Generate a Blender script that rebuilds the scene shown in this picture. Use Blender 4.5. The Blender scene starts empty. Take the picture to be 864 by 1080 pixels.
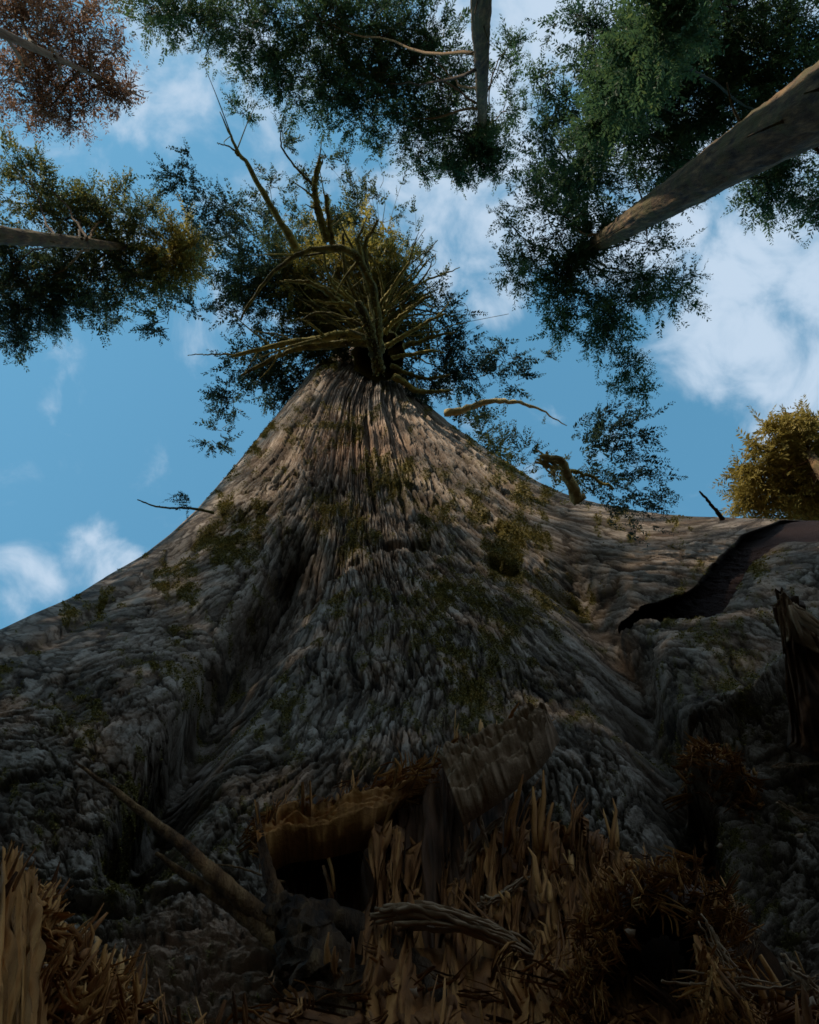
import bpy, math, random
import numpy as np
from mathutils import Matrix, Vector
SEED = 7
rng = np.random.default_rng(SEED); random.seed(SEED)
scene = bpy.context.scene
COL = scene.collection
R = math.radians

# ------------------------------------------------------------------ camera
W, H, F = 864.0, 1080.0, 720.0
ZEN = (440.0, 310.0)                     # where the zenith falls in the frame
CAM = np.array([0.0, 0.0, 0.5])
uz = np.array([(ZEN[0]-W/2)/F, (H/2-ZEN[1])/F, -1.0]); uz /= np.linalg.norm(uz)
ux = np.array([1.0, 0, 0]); ux -= uz*ux.dot(uz); ux /= np.linalg.norm(ux)
uy = np.cross(uz, ux)
M = np.stack([ux, uy, uz])               # world_from_cam (rows are the world axes in camera space)
cam_d = bpy.data.cameras.new('camera'); cam = bpy.data.objects.new('camera', cam_d); COL.objects.link(cam)
mw = Matrix.Identity(4)
for i in range(3):
    for j in range(3): mw[i][j] = float(M[i, j])
    mw[i][3] = float(CAM[i])
cam.matrix_world = mw
cam_d.sensor_fit = 'VERTICAL'; cam_d.sensor_height = 36; cam_d.sensor_width = 28.8
cam_d.lens = 36*F/H; cam_d.clip_end = 5000; cam_d.clip_start = 0.02
scene.camera = cam

def ray(px, py):
    v = np.stack([(np.asarray(px, float)-W/2)/F, (H/2-np.asarray(py, float))/F, -np.ones_like(np.asarray(px, float))], -1)
    v = v @ M.T
    return v/np.linalg.norm(v, axis=-1, keepdims=True)
def P(px, py, dist): return CAM + ray(px, py)*dist          # a point at a distance from the lens
def PZ(px, py, z):                                          # a point at a height
    d = ray(px, py); return CAM + d*((z-CAM[2])/d[..., 2:3] if d.ndim > 1 else (z-CAM[2])/d[2])
def PD(px, py, hd):                                         # a point at a horizontal distance
    d = ray(px, py); return CAM + d*(hd/math.hypot(d[0], d[1]))
def proj(p):
    c = (p-CAM) @ M
    return W/2+F*c[..., 0]/-c[..., 2], H/2-F*c[..., 1]/-c[..., 2]

# ------------------------------------------------------------------ noise
def _h(ix, iy, iz, s=0):
    n = (ix.astype(np.int64)*374761393 + iy.astype(np.int64)*668265263 + iz.astype(np.int64)*2147483647 + s*1274126177) & 0xffffffff
    n = ((n ^ (n >> 13))*1274126177) & 0xffffffff
    n = ((n ^ (n >> 16))*2246822519) & 0xffffffff
    n = n ^ (n >> 15)
    return (n & 0xffffff).astype(np.float32)/16777216.0
def vnoise(x, y, z=None, s=0):
    x = np.asarray(x, np.float32); y = np.asarray(y, np.float32)
    z = np.zeros_like(x) if z is None else np.asarray(z, np.float32)
    ix, iy, iz = np.floor(x), np.floor(y), np.floor(z)
    fx, fy, fz = x-ix, y-iy, z-iz
    q = lambda f: f*f*f*(f*(f*6-15)+10)
    fx, fy, fz = q(fx), q(fy), q(fz)
    def L(dz):
        a = _h(ix, iy, iz+dz, s)*(1-fx)+_h(ix+1, iy, iz+dz, s)*fx
        b = _h(ix, iy+1, iz+dz, s)*(1-fx)+_h(ix+1, iy+1, iz+dz, s)*fx
        return a*(1-fy)+b*fy
    return (L(0)*(1-fz)+L(1)*fz)*2-1
def fbm(x, y, z=None, o=4, s=0, g=.5):
    t = 0; a = 1; n = 0
    x = np.asarray(x, np.float32); y = np.asarray(y, np.float32)
    for k in range(o):
        t = t + a*vnoise(x*2**k+k*17.3, y*2**k-k*9.1, None if z is None else z*2**k, s+k); n += a; a *= g
    return t/n
def worley(x, y, s=0, jit=.9):
    ix, iy = np.floor(x), np.floor(y); z0 = np.zeros_like(ix)
    f1 = np.full(x.shape, 9., np.float32); f2 = f1.copy()
    cid = np.zeros(x.shape, np.float32); dx1 = np.zeros(x.shape, np.float32); dy1 = dx1.copy()
    for a in (-1, 0, 1):
        for b in (-1, 0, 1):
            cx, cy = ix+a, iy+b
            ox = cx+.5+(_h(cx, cy, z0, s)-.5)*jit-x; oy = cy+.5+(_h(cx, cy, z0, s+5)-.5)*jit-y
            d = np.sqrt(ox*ox+oy*oy)
            m = d < f1
            f2 = np.where(m, f1, np.minimum(f2, d)); f1 = np.where(m, d, f1)
            cid = np.where(m, _h(cx, cy, z0, s+9), cid); dx1 = np.where(m, ox, dx1); dy1 = np.where(m, oy, dy1)
    return f1, f2, cid, dx1, dy1
def ss(x, a, b):
    t = np.clip((x-a)/(b-a), 0, 1); return t*t*(3-2*t)
def dist_poly(x, y, pts):
    """distance to a polyline and the position along it (0..1)"""
    best = np.full(x.shape, 1e9, np.float32); tt = np.zeros(x.shape, np.float32)
    n = len(pts)-1
    for i in range(n):
        (ax, ay), (bx, by) = pts[i], pts[i+1]
        vx, vy = bx-ax, by-ay
        t = np.clip(((x-ax)*vx+(y-ay)*vy)/(vx*vx+vy*vy), 0, 1)
        d = np.hypot(x-ax-t*vx, y-ay-t*vy)
        m = d < best
        best = np.where(m, d, best); tt = np.where(m, (i+t)/n, tt)
    return best, tt

# ------------------------------------------------------------------ helpers for objects
def link(o, parent=None):
    COL.objects.link(o)
    if parent is not None: o.parent = parent
    return o
def tag(o, label=None, cat=None, group=None, kind=None):
    if label: o['label'] = label
    if cat: o['category'] = cat
    if group: o['group'] = group
    if kind: o['kind'] = kind
    return o
def empty(name, loc, label, cat, group=None):
    o = bpy.data.objects.new(name, None); o.location = [float(v) for v in loc]; o.empty_display_size = .2
    link(o); return tag(o, label, cat, group)
def mesh_np(name, V, Fq, mat, parent=None, attrs=None, smooth=False, mats=None, mat_idx=None):
    """V (n,3); Fq (m,4) quads or (m,3) tris, or a list of both"""
    me = bpy.data.meshes.new(name)
    V = np.asarray(V, np.float32)
    off = np.zeros(3, np.float32)
    if parent is not None:
        off = np.array(parent.location, np.float32)
    blocks = Fq if isinstance(Fq, list) else [Fq]
    blocks = [np.asarray(b, np.int32) for b in blocks if len(b)]
    me.vertices.add(len(V)); me.vertices.foreach_set('co', (V-off).ravel())
    nl = sum(b.size for b in blocks); npoly = sum(len(b) for b in blocks)
    me.loops.add(nl); me.polygons.add(npoly)
    me.loops.foreach_set('vertex_index', np.concatenate([b.ravel() for b in blocks]))
    tot = np.concatenate([np.full(len(b), b.shape[1], np.int32) for b in blocks])
    st = np.concatenate([[0], np.cumsum(tot)[:-1]]).astype(np.int32)
    me.polygons.foreach_set('loop_start', st)
    try: me.polygons.foreach_set('loop_total', tot)
    except Exception: pass
    if smooth: me.polygons.foreach_set('use_smooth', np.ones(npoly, bool))
    for m in (mats or [mat]): me.materials.append(m)
    if mat_idx is not None: me.polygons.foreach_set('material_index', np.asarray(mat_idx, np.int32))
    for k, a in (attrs or {}).items():
        at = me.attributes.new(k, 'FLOAT', 'POINT'); at.data.foreach_set('value', np.asarray(a, np.float32))
    me.update(calc_edges=True); me.validate()
    o = bpy.data.objects.new(name, me)
    return link(o, parent)

class MB:
    """collects tubes and splinters; builds ONE mesh"""
    def __init__(s): s.V = []; s.Q = []; s.T = []; s.A = []; s.n = 0
    def add(s, V, Q=None, T=None, tone=0.5):
        V = np.asarray(V, float)
        s.V.append(V); s.A.append(np.full(len(V), tone) if np.isscalar(tone) else tone)
        if Q is not None and len(Q): s.Q.append(np.asarray(Q)+s.n)
        if T is not None and len(T): s.T.append(np.asarray(T)+s.n)
        s.n += len(V)
    def tube(s, pts, rad, sides=8, rough=0.0, tone=.5, flat=1.0, seed=0, cap=True):
        pts = np.asarray(pts, float); n = len(pts); rad = np.broadcast_to(np.asarray(rad, float), (n,))
        tg = np.gradient(pts, axis=0); tg /= np.linalg.norm(tg, axis=1, keepdims=True)+1e-9
        up = np.array([0, 0, 1.0]) if abs(tg[0, 2]) < .9 else np.array([0, 1.0, 0])
        nx = np.cross(tg[0], up); nx /= np.linalg.norm(nx)
        rings = []
        ang = np.arange(sides)/sides*2*np.pi
        for i in range(n):
            nx = nx-tg[i]*nx.dot(tg[i]); nx /= np.linalg.norm(nx)+1e-9
            ny = np.cross(tg[i], nx)
            r = rad[i]*np.ones(sides)
            if rough: r = r*(1+rough*rng.uniform(-1, 1, sides))
            rings.append(pts[i]+np.outer(np.cos(ang)*r, nx)+np.outer(np.sin(ang)*r*flat, ny))
        V = np.concatenate(rings+[pts[:1], pts[-1:]])
        k = np.arange(sides); k2 = (k+1) % sides
        Q = np.concatenate([np.stack([i*sides+k, i*sides+k2, (i+1)*sides+k2, (i+1)*sides+k], 1) for i in range(n-1)])
        c0, c1 = n*sides, n*sides+1
        T = np.concatenate([np.stack([k2, k, np.full(sides, c0)], 1), np.stack([(n-1)*sides+k, (n-1)*sides+k2, np.full(sides, c1)], 1)])
        s.add(V, Q, T, tone)
    def build(s, name, mat, parent=None, smooth=True):
        return mesh_np(name, np.concatenate(s.V), [np.concatenate(q) for q in (s.Q, s.T) if q], mat, parent, {'tone': np.concatenate(s.A)}, smooth)

def fibres(m, base, dirs, length, rad, sides=4, bend=.10, tone=None, k=4):
    """bundles of parallel splinters with blunt torn ends"""
    for b, d, l, r in zip(base, dirs, length, rad):
        d = d/np.linalg.norm(d); bn = rng.normal(0, bend*.8, 3)*l; l = l*.62
        t0 = np.clip(rng.normal(.5 if tone is None else tone, .25), 0, 1)
        for j in range(k):
            o = rng.normal(0, r*1.3, 3) if j else np.zeros(3); q = b+o-d*l*rng.uniform(0, .3); lj = l*rng.uniform(.3, 1.15); rj = r*rng.uniform(.25, 1.1); dj = d+rng.normal(0, .12, 3)
            m.tube([q, q+dj*lj*.35+bn*.2, q+dj*lj*.75+bn*.7+rng.normal(0, .04, 3)*lj, q+dj*lj+bn*1.3], [rj*.8, rj, rj*.75, rj*rng.uniform(.1, .5)], sides, .4, np.clip(t0+rng.normal(0, .15), 0, 1), flat=rng.uniform(.15, .55))
def curve_pts(ctrl, n=24, wob=0.0):
    c = np.asarray(ctrl, float)
    if len(c) == 2: c = np.stack([c[0], (c[0]*2+c[1])/3, (c[0]+c[1]*2)/3, c[1]])
    e = np.concatenate([[2*c[0]-c[1]], c, [2*c[-1]-c[-2]]])
    out = []
    t = np.linspace(0, len(c)-1, n)
    for v in t:
        i = min(int(v), len(c)-2); f = v-i
        a, b, d, g = e[i], e[i+1], e[i+2], e[i+3]
        out.append(.5*((2*b)+(d-a)*f+(2*a-5*b+4*d-g)*f*f+(3*b-a-3*d+g)*f**3))
    out = np.array(out)
    if wob:
        w = np.cumsum(rng.normal(0, 1, out.shape), 0); w -= np.linspace(0, 1, n)[:, None]*w[-1]
        out += w*wob/np.sqrt(n)
    return out

# ------------------------------------------------------------------ materials
def mat_new(name):
    m = bpy.data.materials.new(name); m.use_nodes = True
    nt = m.node_tree; b = nt.nodes['Principled BSDF']; b.inputs['Roughness'].default_value = .85
    b.inputs['Specular IOR Level'].default_value = .25
    return m, nt, b
def N(nt, t, **k):
    n = nt.nodes.new(t)
    for a, v in k.items(): setattr(n, a, v)
    return n
def attr(nt, name): return N(nt, 'ShaderNodeAttribute', attribute_name=name)
def noise(nt, scale, detail=6, rough=.6, vec=None, stretch=None):
    n = N(nt, 'ShaderNodeTexNoise'); n.inputs['Scale'].default_value = scale
    n.inputs['Detail'].default_value = detail; n.inputs['Roughness'].default_value = rough
    tc = N(nt, 'ShaderNodeTexCoord')
    src = tc.outputs['Object']
    if stretch:
        mp = N(nt, 'ShaderNodeMapping'); mp.inputs['Scale'].default_value = stretch
        nt.links.new(src, mp.inputs['Vector']); src = mp.outputs['Vector']
    nt.links.new(src, n.inputs['Vector'])
    return n
def ramp(nt, fac, stops):
    r = N(nt, 'ShaderNodeValToRGB'); el = r.color_ramp.elements
    while len(el) < len(stops): el.new(.5)
    for e, (p, c) in zip(el, stops): e.position = p; e.color = (*c, 1)
    nt.links.new(fac, r.inputs['Fac']); return r.outputs['Color']
def mix(nt, fac, a, b):
    m = N(nt, 'ShaderNodeMix', data_type='RGBA')
    for s, v in ((m.inputs['Factor'], fac), (m.inputs['A'], a), (m.inputs['B'], b)):
        if hasattr(v, 'links'): nt.links.new(v, s)
        elif isinstance(v, tuple): s.default_value = (*v, 1)
        else: s.default_value = v
    return m.outputs['Result']
def math_n(nt, op, a, b=None, clamp=False):
    m = N(nt, 'ShaderNodeMath', operation=op, use_clamp=clamp)
    for s, v in zip(m.inputs, (a, b)):
        if v is None: continue
        if hasattr(v, 'links'): nt.links.new(v, s)
        else: s.default_value = v
    return m.outputs[0]
def bump(nt, b, h, strength=.4, dist=.01):
    bp = N(nt, 'ShaderNodeBump'); bp.inputs['Strength'].default_value = strength; bp.inputs['Distance'].default_value = dist
    nt.links.new(h, bp.inputs['Height']); nt.links.new(bp.outputs[0], b.inputs['Normal'])

def mk_trunk_bark():
    m, nt, b = mat_new('giant_bark')
    n1 = noise(nt, 22, 8, .65); n2 = noise(nt, 2.2, 5, .6)
    f = math_n(nt, 'ADD', math_n(nt, 'MULTIPLY', attr(nt, 'tone').outputs['Fac'], .95), math_n(nt, 'MULTIPLY', n1.outputs['Fac'], .36))
    c = ramp(nt, f, [(.20, (.024, .015, .010)), (.36, (.105, .074, .051)), (.60, (.27, .208, .160)), (.95, (.54, .44, .365))])
    warm = mix(nt, math_n(nt, 'MULTIPLY', ramp(nt, n2.outputs['Fac'], [(.45, (0, 0, 0)), (.7, (1, 1, 1))]), .55), c, (.15, .085, .048))
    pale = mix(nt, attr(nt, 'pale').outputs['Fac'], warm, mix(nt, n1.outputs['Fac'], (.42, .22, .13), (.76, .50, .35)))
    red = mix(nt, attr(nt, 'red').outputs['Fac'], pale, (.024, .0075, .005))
    n3 = noise(nt, 70, 3, .6)
    mossc = ramp(nt, n3.outputs['Fac'], [(.3, (.08, .07, .016)), (.55, (.17, .14, .032)), (.8, (.3, .23, .06))])
    fin = mix(nt, attr(nt, 'moss').outputs['Fac'], red, mossc)
    nt.links.new(fin, b.inputs['Base Color'])
    n4 = noise(nt, 75, 9, .75)
    bump(nt, b, n4.outputs['Fac'], .9, .03)
    return m
def mk_bark(name, lo, mid, hi, sc=8, st=(1, 1, .25)):
    m, nt, b = mat_new(name)
    n1 = noise(nt, sc, 8, .65, stretch=st)
    f = math_n(nt, 'ADD', math_n(nt, 'MULTIPLY', n1.outputs['Fac'], .75), math_n(nt, 'MULTIPLY', attr(nt, 'tone').outputs['Fac'], .25))
    nt.links.new(ramp(nt, f, [(.36, lo), (.5, mid), (.66, hi)]), b.inputs['Base Color'])
    bump(nt, b, n1.outputs['Fac'], .8, .08)
    return m
def mk_leaf(name, stops, trans=.3):
    m, nt, b = mat_new(name)
    c = ramp(nt, attr(nt, 'tone').outputs['Fac'], stops)
    nt.links.new(c, b.inputs['Base Color']); b.inputs['Roughness'].default_value = .6
    t = N(nt, 'ShaderNodeBsdfTranslucent'); nt.links.new(c, t.inputs['Color'])
    mx = N(nt, 'ShaderNodeMixShader'); mx.inputs[0].default_value = trans
    nt.links.new(b.outputs[0], mx.inputs[1]); nt.links.new(t.outputs[0], mx.inputs[2])
    nt.links.new(mx.outputs[0], nt.nodes['Material Output'].inputs['Surface'])
    return m
def mk_wood(name, stops, sc=25):
    m, nt, b = mat_new(name)
    n1 = noise(nt, sc, 6, .65, stretch=(1, 1, .22))
    f = math_n(nt, 'ADD', math_n(nt, 'MULTIPLY', n1.outputs['Fac'], .55), math_n(nt, 'MULTIPLY', attr(nt, 'tone').outputs['Fac'], .5))
    nt.links.new(ramp(nt, f, stops), b.inputs['Base Color'])
    bump(nt, b, n1.outputs['Fac'], .7, .01)
    b.inputs['Roughness'].default_value = .75
    return m
M_TRUNK = mk_trunk_bark()
def mossy(m, col):
    nt = m.node_tree; b = nt.nodes['Principled BSDF']; src = b.inputs['Base Color'].links[0].from_socket
    n2 = noise(nt, 1.6, 6, .7); f = ramp(nt, n2.outputs['Fac'], [(.46, (0, 0, 0)), (.62, (.85, .85, .85))])
    nt.links.new(mix(nt, f, src, col), b.inputs['Base Color']); return m
M_BARK = mk_bark('tree_bark', (.012, .006, .003), (.075, .042, .019), (.24, .14, .062), 9, (1, 1, .2))
M_STICK = mk_bark('brown_stick', (.05, .022, .008), (.20, .095, .036), (.46, .26, .11), 30)
M_GREENBARK = mk_bark('mossy_dark_bark', (.004, .006, .002), (.011, .016, .006), (.028, .032, .012))
M_DARKBARK = mk_bark('dark_bark', (.024, .011, .005), (.10, .05, .022), (.32, .18, .075), 30)
M_MOSSBR = mk_bark('mossy_branch', (.055, .046, .012), (.165, .135, .032), (.32, .255, .065), 6, (1, 1, 1))
M_DEADBR = mk_bark('bare_wood', (.30, .2, .07), (.6, .44, .18), (.8, .64, .33), 9, (1, 1, 1))
M_GREEN = mk_leaf('needles_green', [(0, (.034, .080, .048)), (.5, (.072, .125, .046)), (1, (.14, .15, .042))], .5)
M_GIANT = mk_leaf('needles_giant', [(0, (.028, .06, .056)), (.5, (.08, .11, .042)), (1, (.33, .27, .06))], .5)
M_GOLD = mk_leaf('needles_gold', [(0, (.17, .15, .04)), (.5, (.30, .24, .06)), (1, (.42, .33, .1))], .4)
M_FLARETINT = mk_leaf('needles_flare_tint', [(0, (.15, .08, .05)), (.5, (.26, .15, .095)), (1, (.36, .23, .15))], .45)  # orange flare glow put into the needle colour
M_MOSS = mk_leaf('moss_tufts', [(0, (.09, .078, .018)), (.5, (.21, .17, .036)), (1, (.38, .28, .07))], .15)
M_WOOD = mk_wood('torn_wood', [(.15, (.035, .012, .004)), (.40, (.26, .095, .023)), (.64, (.50, .225, .062)), (.93, (.70, .44, .19))])
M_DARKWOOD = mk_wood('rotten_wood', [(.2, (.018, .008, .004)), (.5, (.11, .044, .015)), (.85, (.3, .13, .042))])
M_GREYWOOD = mk_wood('weathered_wood', [(.15, (.08, .04, .02)), (.45, (.26, .15, .082)), (.7, (.42, .27, .165)), (.95, (.62, .46, .33))])
M_PALE = mk_wood('pale_chip', [(.2, (.2, .11, .06)), (.9, (.48, .33, .23))])

mossy(M_BARK, (.075, .062, .018))
# ------------------------------------------------------------------ world, sun
SUN_EL = R(35)
sdir = np.array([-.64*math.cos(SUN_EL), -.768*math.cos(SUN_EL), math.sin(SUN_EL)]); sdir /= np.linalg.norm(sdir)
world = bpy.data.worlds.new('World'); scene.world = world; world.use_nodes = True
nt = world.node_tree; bg = nt.nodes['Background']
sky = N(nt, 'ShaderNodeTexSky', sky_type='NISHITA'); sky.sun_disc = False
sky.sun_elevation = SUN_EL; sky.sun_rotation = math.atan2(sdir[0], sdir[1]) % (2*math.pi)
sky.air_density = 1.0; sky.dust_density = .3; sky.ozone_density = 1.4
tc = N(nt, 'ShaderNodeTexCoord')
nrm = N(nt, 'ShaderNodeVectorMath', operation='NORMALIZE'); nt.links.new(tc.outputs['Generated'], nrm.inputs[0])
CLOUDS = [((835, 300), 14, 1.0), ((750, 250), 9, .8), ((790, 400), 6, .7), ((490, 245), 7, 1.0), ((520, 310), 4, .7), ((580, 60), 13, 1.05), ((640, 180), 11, 1.0), ((480, 200), 9, .8), ((690, 250), 8, .95),
          ((150, 85), 11, .55), ((60, 140), 8, .35), ((240, 190), 6, .5), ((20, 615), 4, .6), ((110, 585), 4, .62), ((70, 170), 10, .45),
          ((420, 215), 5, .6), ((900, 450), 8, .9), ((1100, 250), 20, .9), ((300, -200), 22, .8), ((900, -200), 20, .8), ((-300, 250), 16, .5)]
CDIR = [(ray(*p), rad, amp) for (p, rad, amp) in CLOUDS]
for v, rad, amp in (((.1, -1, .45), 48, 1.05), ((-.9, -.5, .3), 40, 1.0), ((.9, -.45, .4), 42, 1.0)):  # unseen clouds added behind the viewer to whiten and lift the light
    v = np.array(v); CDIR.append((v/np.linalg.norm(v), rad, amp))
acc = None
for (c, rad, amp) in CDIR:
    dn = N(nt, 'ShaderNodeVectorMath', operation='DOT_PRODUCT'); nt.links.new(nrm.outputs[0], dn.inputs[0]); dn.inputs[1].default_value = tuple(float(v) for v in c)
    mr = N(nt, 'ShaderNodeMapRange', interpolation_type='SMOOTHSTEP'); nt.links.new(dn.outputs['Value'], mr.inputs['Value'])
    mr.inputs['From Min'].default_value = math.cos(R(rad)); mr.inputs['From Max'].default_value = 1; mr.inputs['To Min'].default_value = 0; mr.inputs['To Max'].default_value = amp
    acc = mr.outputs[0] if acc is None else math_n(nt, 'MAXIMUM', acc, mr.outputs[0])
cn = N(nt, 'ShaderNodeTexNoise'); cn.inputs['Scale'].default_value = 10; cn.inputs['Detail'].default_value = 9; cn.inputs['Roughness'].default_value = .55; cn.inputs['Distortion'].default_value = .45
nt.links.new(nrm.outputs[0], cn.inputs['Vector'])
cfac = math_n(nt, 'ADD', math_n(nt, 'MULTIPLY', acc, .88), math_n(nt, 'MULTIPLY', math_n(nt, 'SUBTRACT', cn.outputs['Fac'], .5), 3.1))
mr = N(nt, 'ShaderNodeMapRange', interpolation_type='SMOOTHSTEP'); nt.links.new(cfac, mr.inputs['Value'])
mr.inputs['From Min'].default_value = .12; mr.inputs['From Max'].default_value = 1.15; mr.inputs['To Max'].default_value = .95
skyc = N(nt, 'ShaderNodeMix', data_type='RGBA', blend_type='MULTIPLY'); skyc.inputs['Factor'].default_value = 1
nt.links.new(sky.outputs[0], skyc.inputs['A']); SKY_TINT = (.80, 1.16, .98); skyc.inputs['B'].default_value = (*SKY_TINT, 1)
CLOUD_C = (2.6, 3.2, 3.9)
nt.links.new(mix(nt, mr.outputs[0], mix(nt, .55, skyc.outputs['Result'], (.47, 1.55, 2.65)), CLOUD_C), bg.inputs['Color'])
bg.inputs['Strength'].default_value = .15
sl = bpy.data.lights.new('sun', 'SUN'); so = bpy.data.objects.new('sun', sl); COL.objects.link(so)
sl.energy = 3.6; sl.angle = R(.5); sl.color = (1, .86, .66)
so.rotation_euler = Vector([float(v) for v in sdir]).to_track_quat('Z', 'Y').to_euler()
so.location = (-20, -14, 25)

scene.view_settings.view_transform = 'Standard'; scene.view_settings.look = 'None'
scene.view_settings.exposure = .55; scene.view_settings.gamma = 1; scene.view_settings.use_curve_mapping = False
scene.render.engine = 'CYCLES'
scene.cycles.filter_width = 1.6; scene.cycles.max_bounces = 5; scene.cycles.use_denoising = True

# ------------------------------------------------------------------ ground
def build_ground():
    n = 160
    g = np.sinh(np.linspace(-6.6, 6.6, n)); g = g/g.max()*1500
    X, Y = np.meshgrid(g, g)
    Z = fbm(X*.15, Y*.15, o=4, s=3)*.35 - .15
    Z = np.where(np.hypot(X, Y) < 60, Z, -.2); Z = np.minimum(Z, .12)
    V = np.stack([X, Y, Z], -1).reshape(-1, 3)
    i = np.arange(n*n).reshape(n, n)
    Q = np.stack([i[:-1, :-1], i[:-1, 1:], i[1:, 1:], i[1:, :-1]], -1).reshape(-1, 4)
    m, nt, b = mat_new('forest_floor'); n1 = noise(nt, 3, 8, .7)
    nt.links.new(ramp(nt, n1.outputs['Fac'], [(.3, (.012, .009, .006)), (.55, (.035, .025, .014)), (.8, (.05, .05, .018))]), b.inputs['Base Color'])
    o = mesh_np('ground', V, Q, m, smooth=True); tag(o, 'dark brown forest floor of litter and soil', 'ground', kind='structure')
build_ground()

# ------------------------------------------------------------------ the giant tree
giant = empty('giant_tree', (0, 6.0, 0), 'massive old mossy tree with furrowed flaring trunk seen steeply from its foot', 'tree')
def angs(p):
    d = ray(np.array([q[0] for q in p]), np.array([q[1] for q in p]))
    return np.arctan2(d[:, 0], d[:, 1]), np.arccos(d[:, 2])
LP = [(405, 352), (368, 366), (334, 384), (318, 405), (298, 430), (272, 462), (250, 489), (228, 514), (208, 537), (180, 563), (150, 586), (115, 606), (80, 628), (40, 645), (0, 664), (-60, 690)]
RP = [(408, 356), (414, 370), (420, 386), (440, 412), (468, 440), (498, 462), (530, 484), (565, 506), (600, 522), (650, 534), (700, 542), (760, 545), (810, 547), (864, 549), (960, 556)]
phL, thL = angs(LP); phR, thR = angs(RP)
def extend(ph, th, s):
    k = np.argsort(th); th, ph = th[k], ph[k]
    th = np.concatenate([th, [R(60), R(120)]]); ph = np.concatenate([ph, [ph[-1]+s*R(3), ph[-1]+s*R(5)]])
    return th, ph
tL, pL = extend(phL, thL, -1); tR, pR = extend(phR, thR, 1)
th_top = max(tL[0], tR[0])
NR, NB = 1000, 26
# rows spaced evenly in the picture down to the lower frame edge, then a few to the soil
th_bot = R(60)
rows = np.concatenate([np.arctan(np.linspace(math.tan(th_top), math.tan(th_bot), NR)), np.linspace(th_bot, R(108), NB+1)[1:]])
NRt = len(rows)
fL = np.interp(rows, tL, pL); fR = np.interp(rows, tR, pR)
ker = np.hanning(15); ker /= ker.sum()
sm = lambda a: np.convolve(np.pad(a, 7, mode='edge'), ker, 'valid')
fL, fR = sm(fL), sm(fR)
fc = (fL+fR)/2; al = (fR-fL)/2
Dd = np.interp(np.degrees(rows), [4, 7, 9, 15, 25, 35, 45, 60, 108], [3.6, 3.6, 3.7, 4.7, 6.2, 7.4, 8.0, 8.3, 8.6])
Rr = Dd*np.sin(al)
NF, NK = 1050, 90
s = np.linspace(-1, 1, NF); sp = np.sin(s*np.pi/2)*.35+s*.65     # a little denser at the outlines
psi = al[:, None]*sp[None, :]
circ = Dd[:, None]*np.cos(psi)-np.sqrt(np.maximum(Rr[:, None]**2-(Dd[:, None]*np.sin(psi))**2, 0))
chord = Dd[:, None]*np.cos(al[:, None])**2/np.cos(psi)
kf = np.interp(np.degrees(rows), [9, 20, 35, 108], [.05, .2, .5, .5])[:, None]
dF = circ*(1-kf)+chord*kf
phi = fc[:, None]+psi
xF = dF*np.sin(phi); yF = dF*np.cos(phi)
# far half of each ring
be = np.linspace(0, 1, NK+2)[1:-1]
ang0 = np.pi/2+al[:, None]; ang = ang0-(np.pi+2*al[:, None])*be[None, :]   # from right tangent round the back to the left tangent
cx = Dd*np.sin(fc); cy = Dd*np.cos(fc)
bx_l = Rr[:, None]*np.cos(ang[:, ::1]-np.pi/2+np.pi/2-0)                  # local frame: y away from camera
ex = np.stack([np.cos(fc), -np.sin(fc)], 1); ey = np.stack([np.sin(fc), np.cos(fc)], 1)
# tangent point right lies at local angle -al from +x ; go counter-clockwise through +y to pi+al
tt = -al[:, None]+(np.pi+2*al[:, None])*be[None, :]
lx = Rr[:, None]*np.cos(tt); ly = Rr[:, None]*np.sin(tt)
xB = cx[:, None]+lx*ex[:, 0:1]+ly*ey[:, 0:1]; yB = cy[:, None]+lx*ex[:, 1:2]+ly*ey[:, 1:2]
X = np.concatenate([xF, xB], 1); Y = np.concatenate([yF, yB], 1)
Z = np.hypot(X, Y)/np.tan(rows)[:, None]
NC = NF+NK
BASE = np.stack([X, Y, Z], -1)+CAM                                      # (rows, cols, 3)
def grid_normals(G):
    du = np.roll(G, -1, 1)-np.roll(G, 1, 1); dv = np.gradient(G, axis=0)
    n = np.cross(du, dv); n /= np.linalg.norm(n, axis=-1, keepdims=True)+1e-12
    return n
nb = grid_normals(BASE)
front = CAM-BASE
if (nb[NR//2, NF//2]*front[NR//2, NF//2]).sum() < 0: nb = -nb
# the picture coordinates of every surface point (where each feature of the bark sits on the surface)
d3 = np.stack([np.sin(rows)[:, None]*np.sin(np.arctan2(X, Y)), np.sin(rows)[:, None]*np.cos(np.arctan2(X, Y)), np.cos(rows)[:, None]*np.ones_like(X)], -1)
cc = d3 @ M; den = np.maximum(-cc[..., 2], .05)
PX = (W/2+F*cc[..., 0]/den).astype(np.float32); PY = (H/2-F*cc[..., 1]/den).astype(np.float32)
isF = np.zeros(NC, bool); isF[:NF] = True
U = np.concatenate([np.broadcast_to(sp, (NRt, NF)), np.broadcast_to(1+2*be, (NRt, NK))], 1).astype(np.float32)
rho = (720*np.tan(np.minimum(rows, R(75))))[:, None]*np.ones((1, NC)); rho = rho.astype(np.float32)   # picture distance from the zenith
distc = np.linalg.norm(BASE-CAM, axis=-1).astype(np.float32)
px2m = distc/F
fr = np.where(isF[None, :], 1, 0).astype(np.float32)*np.ones((NRt, 1), np.float32)
low = ss(rho, 170, 420)                                                 # 0 high on the trunk, 1 near the foot
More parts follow.
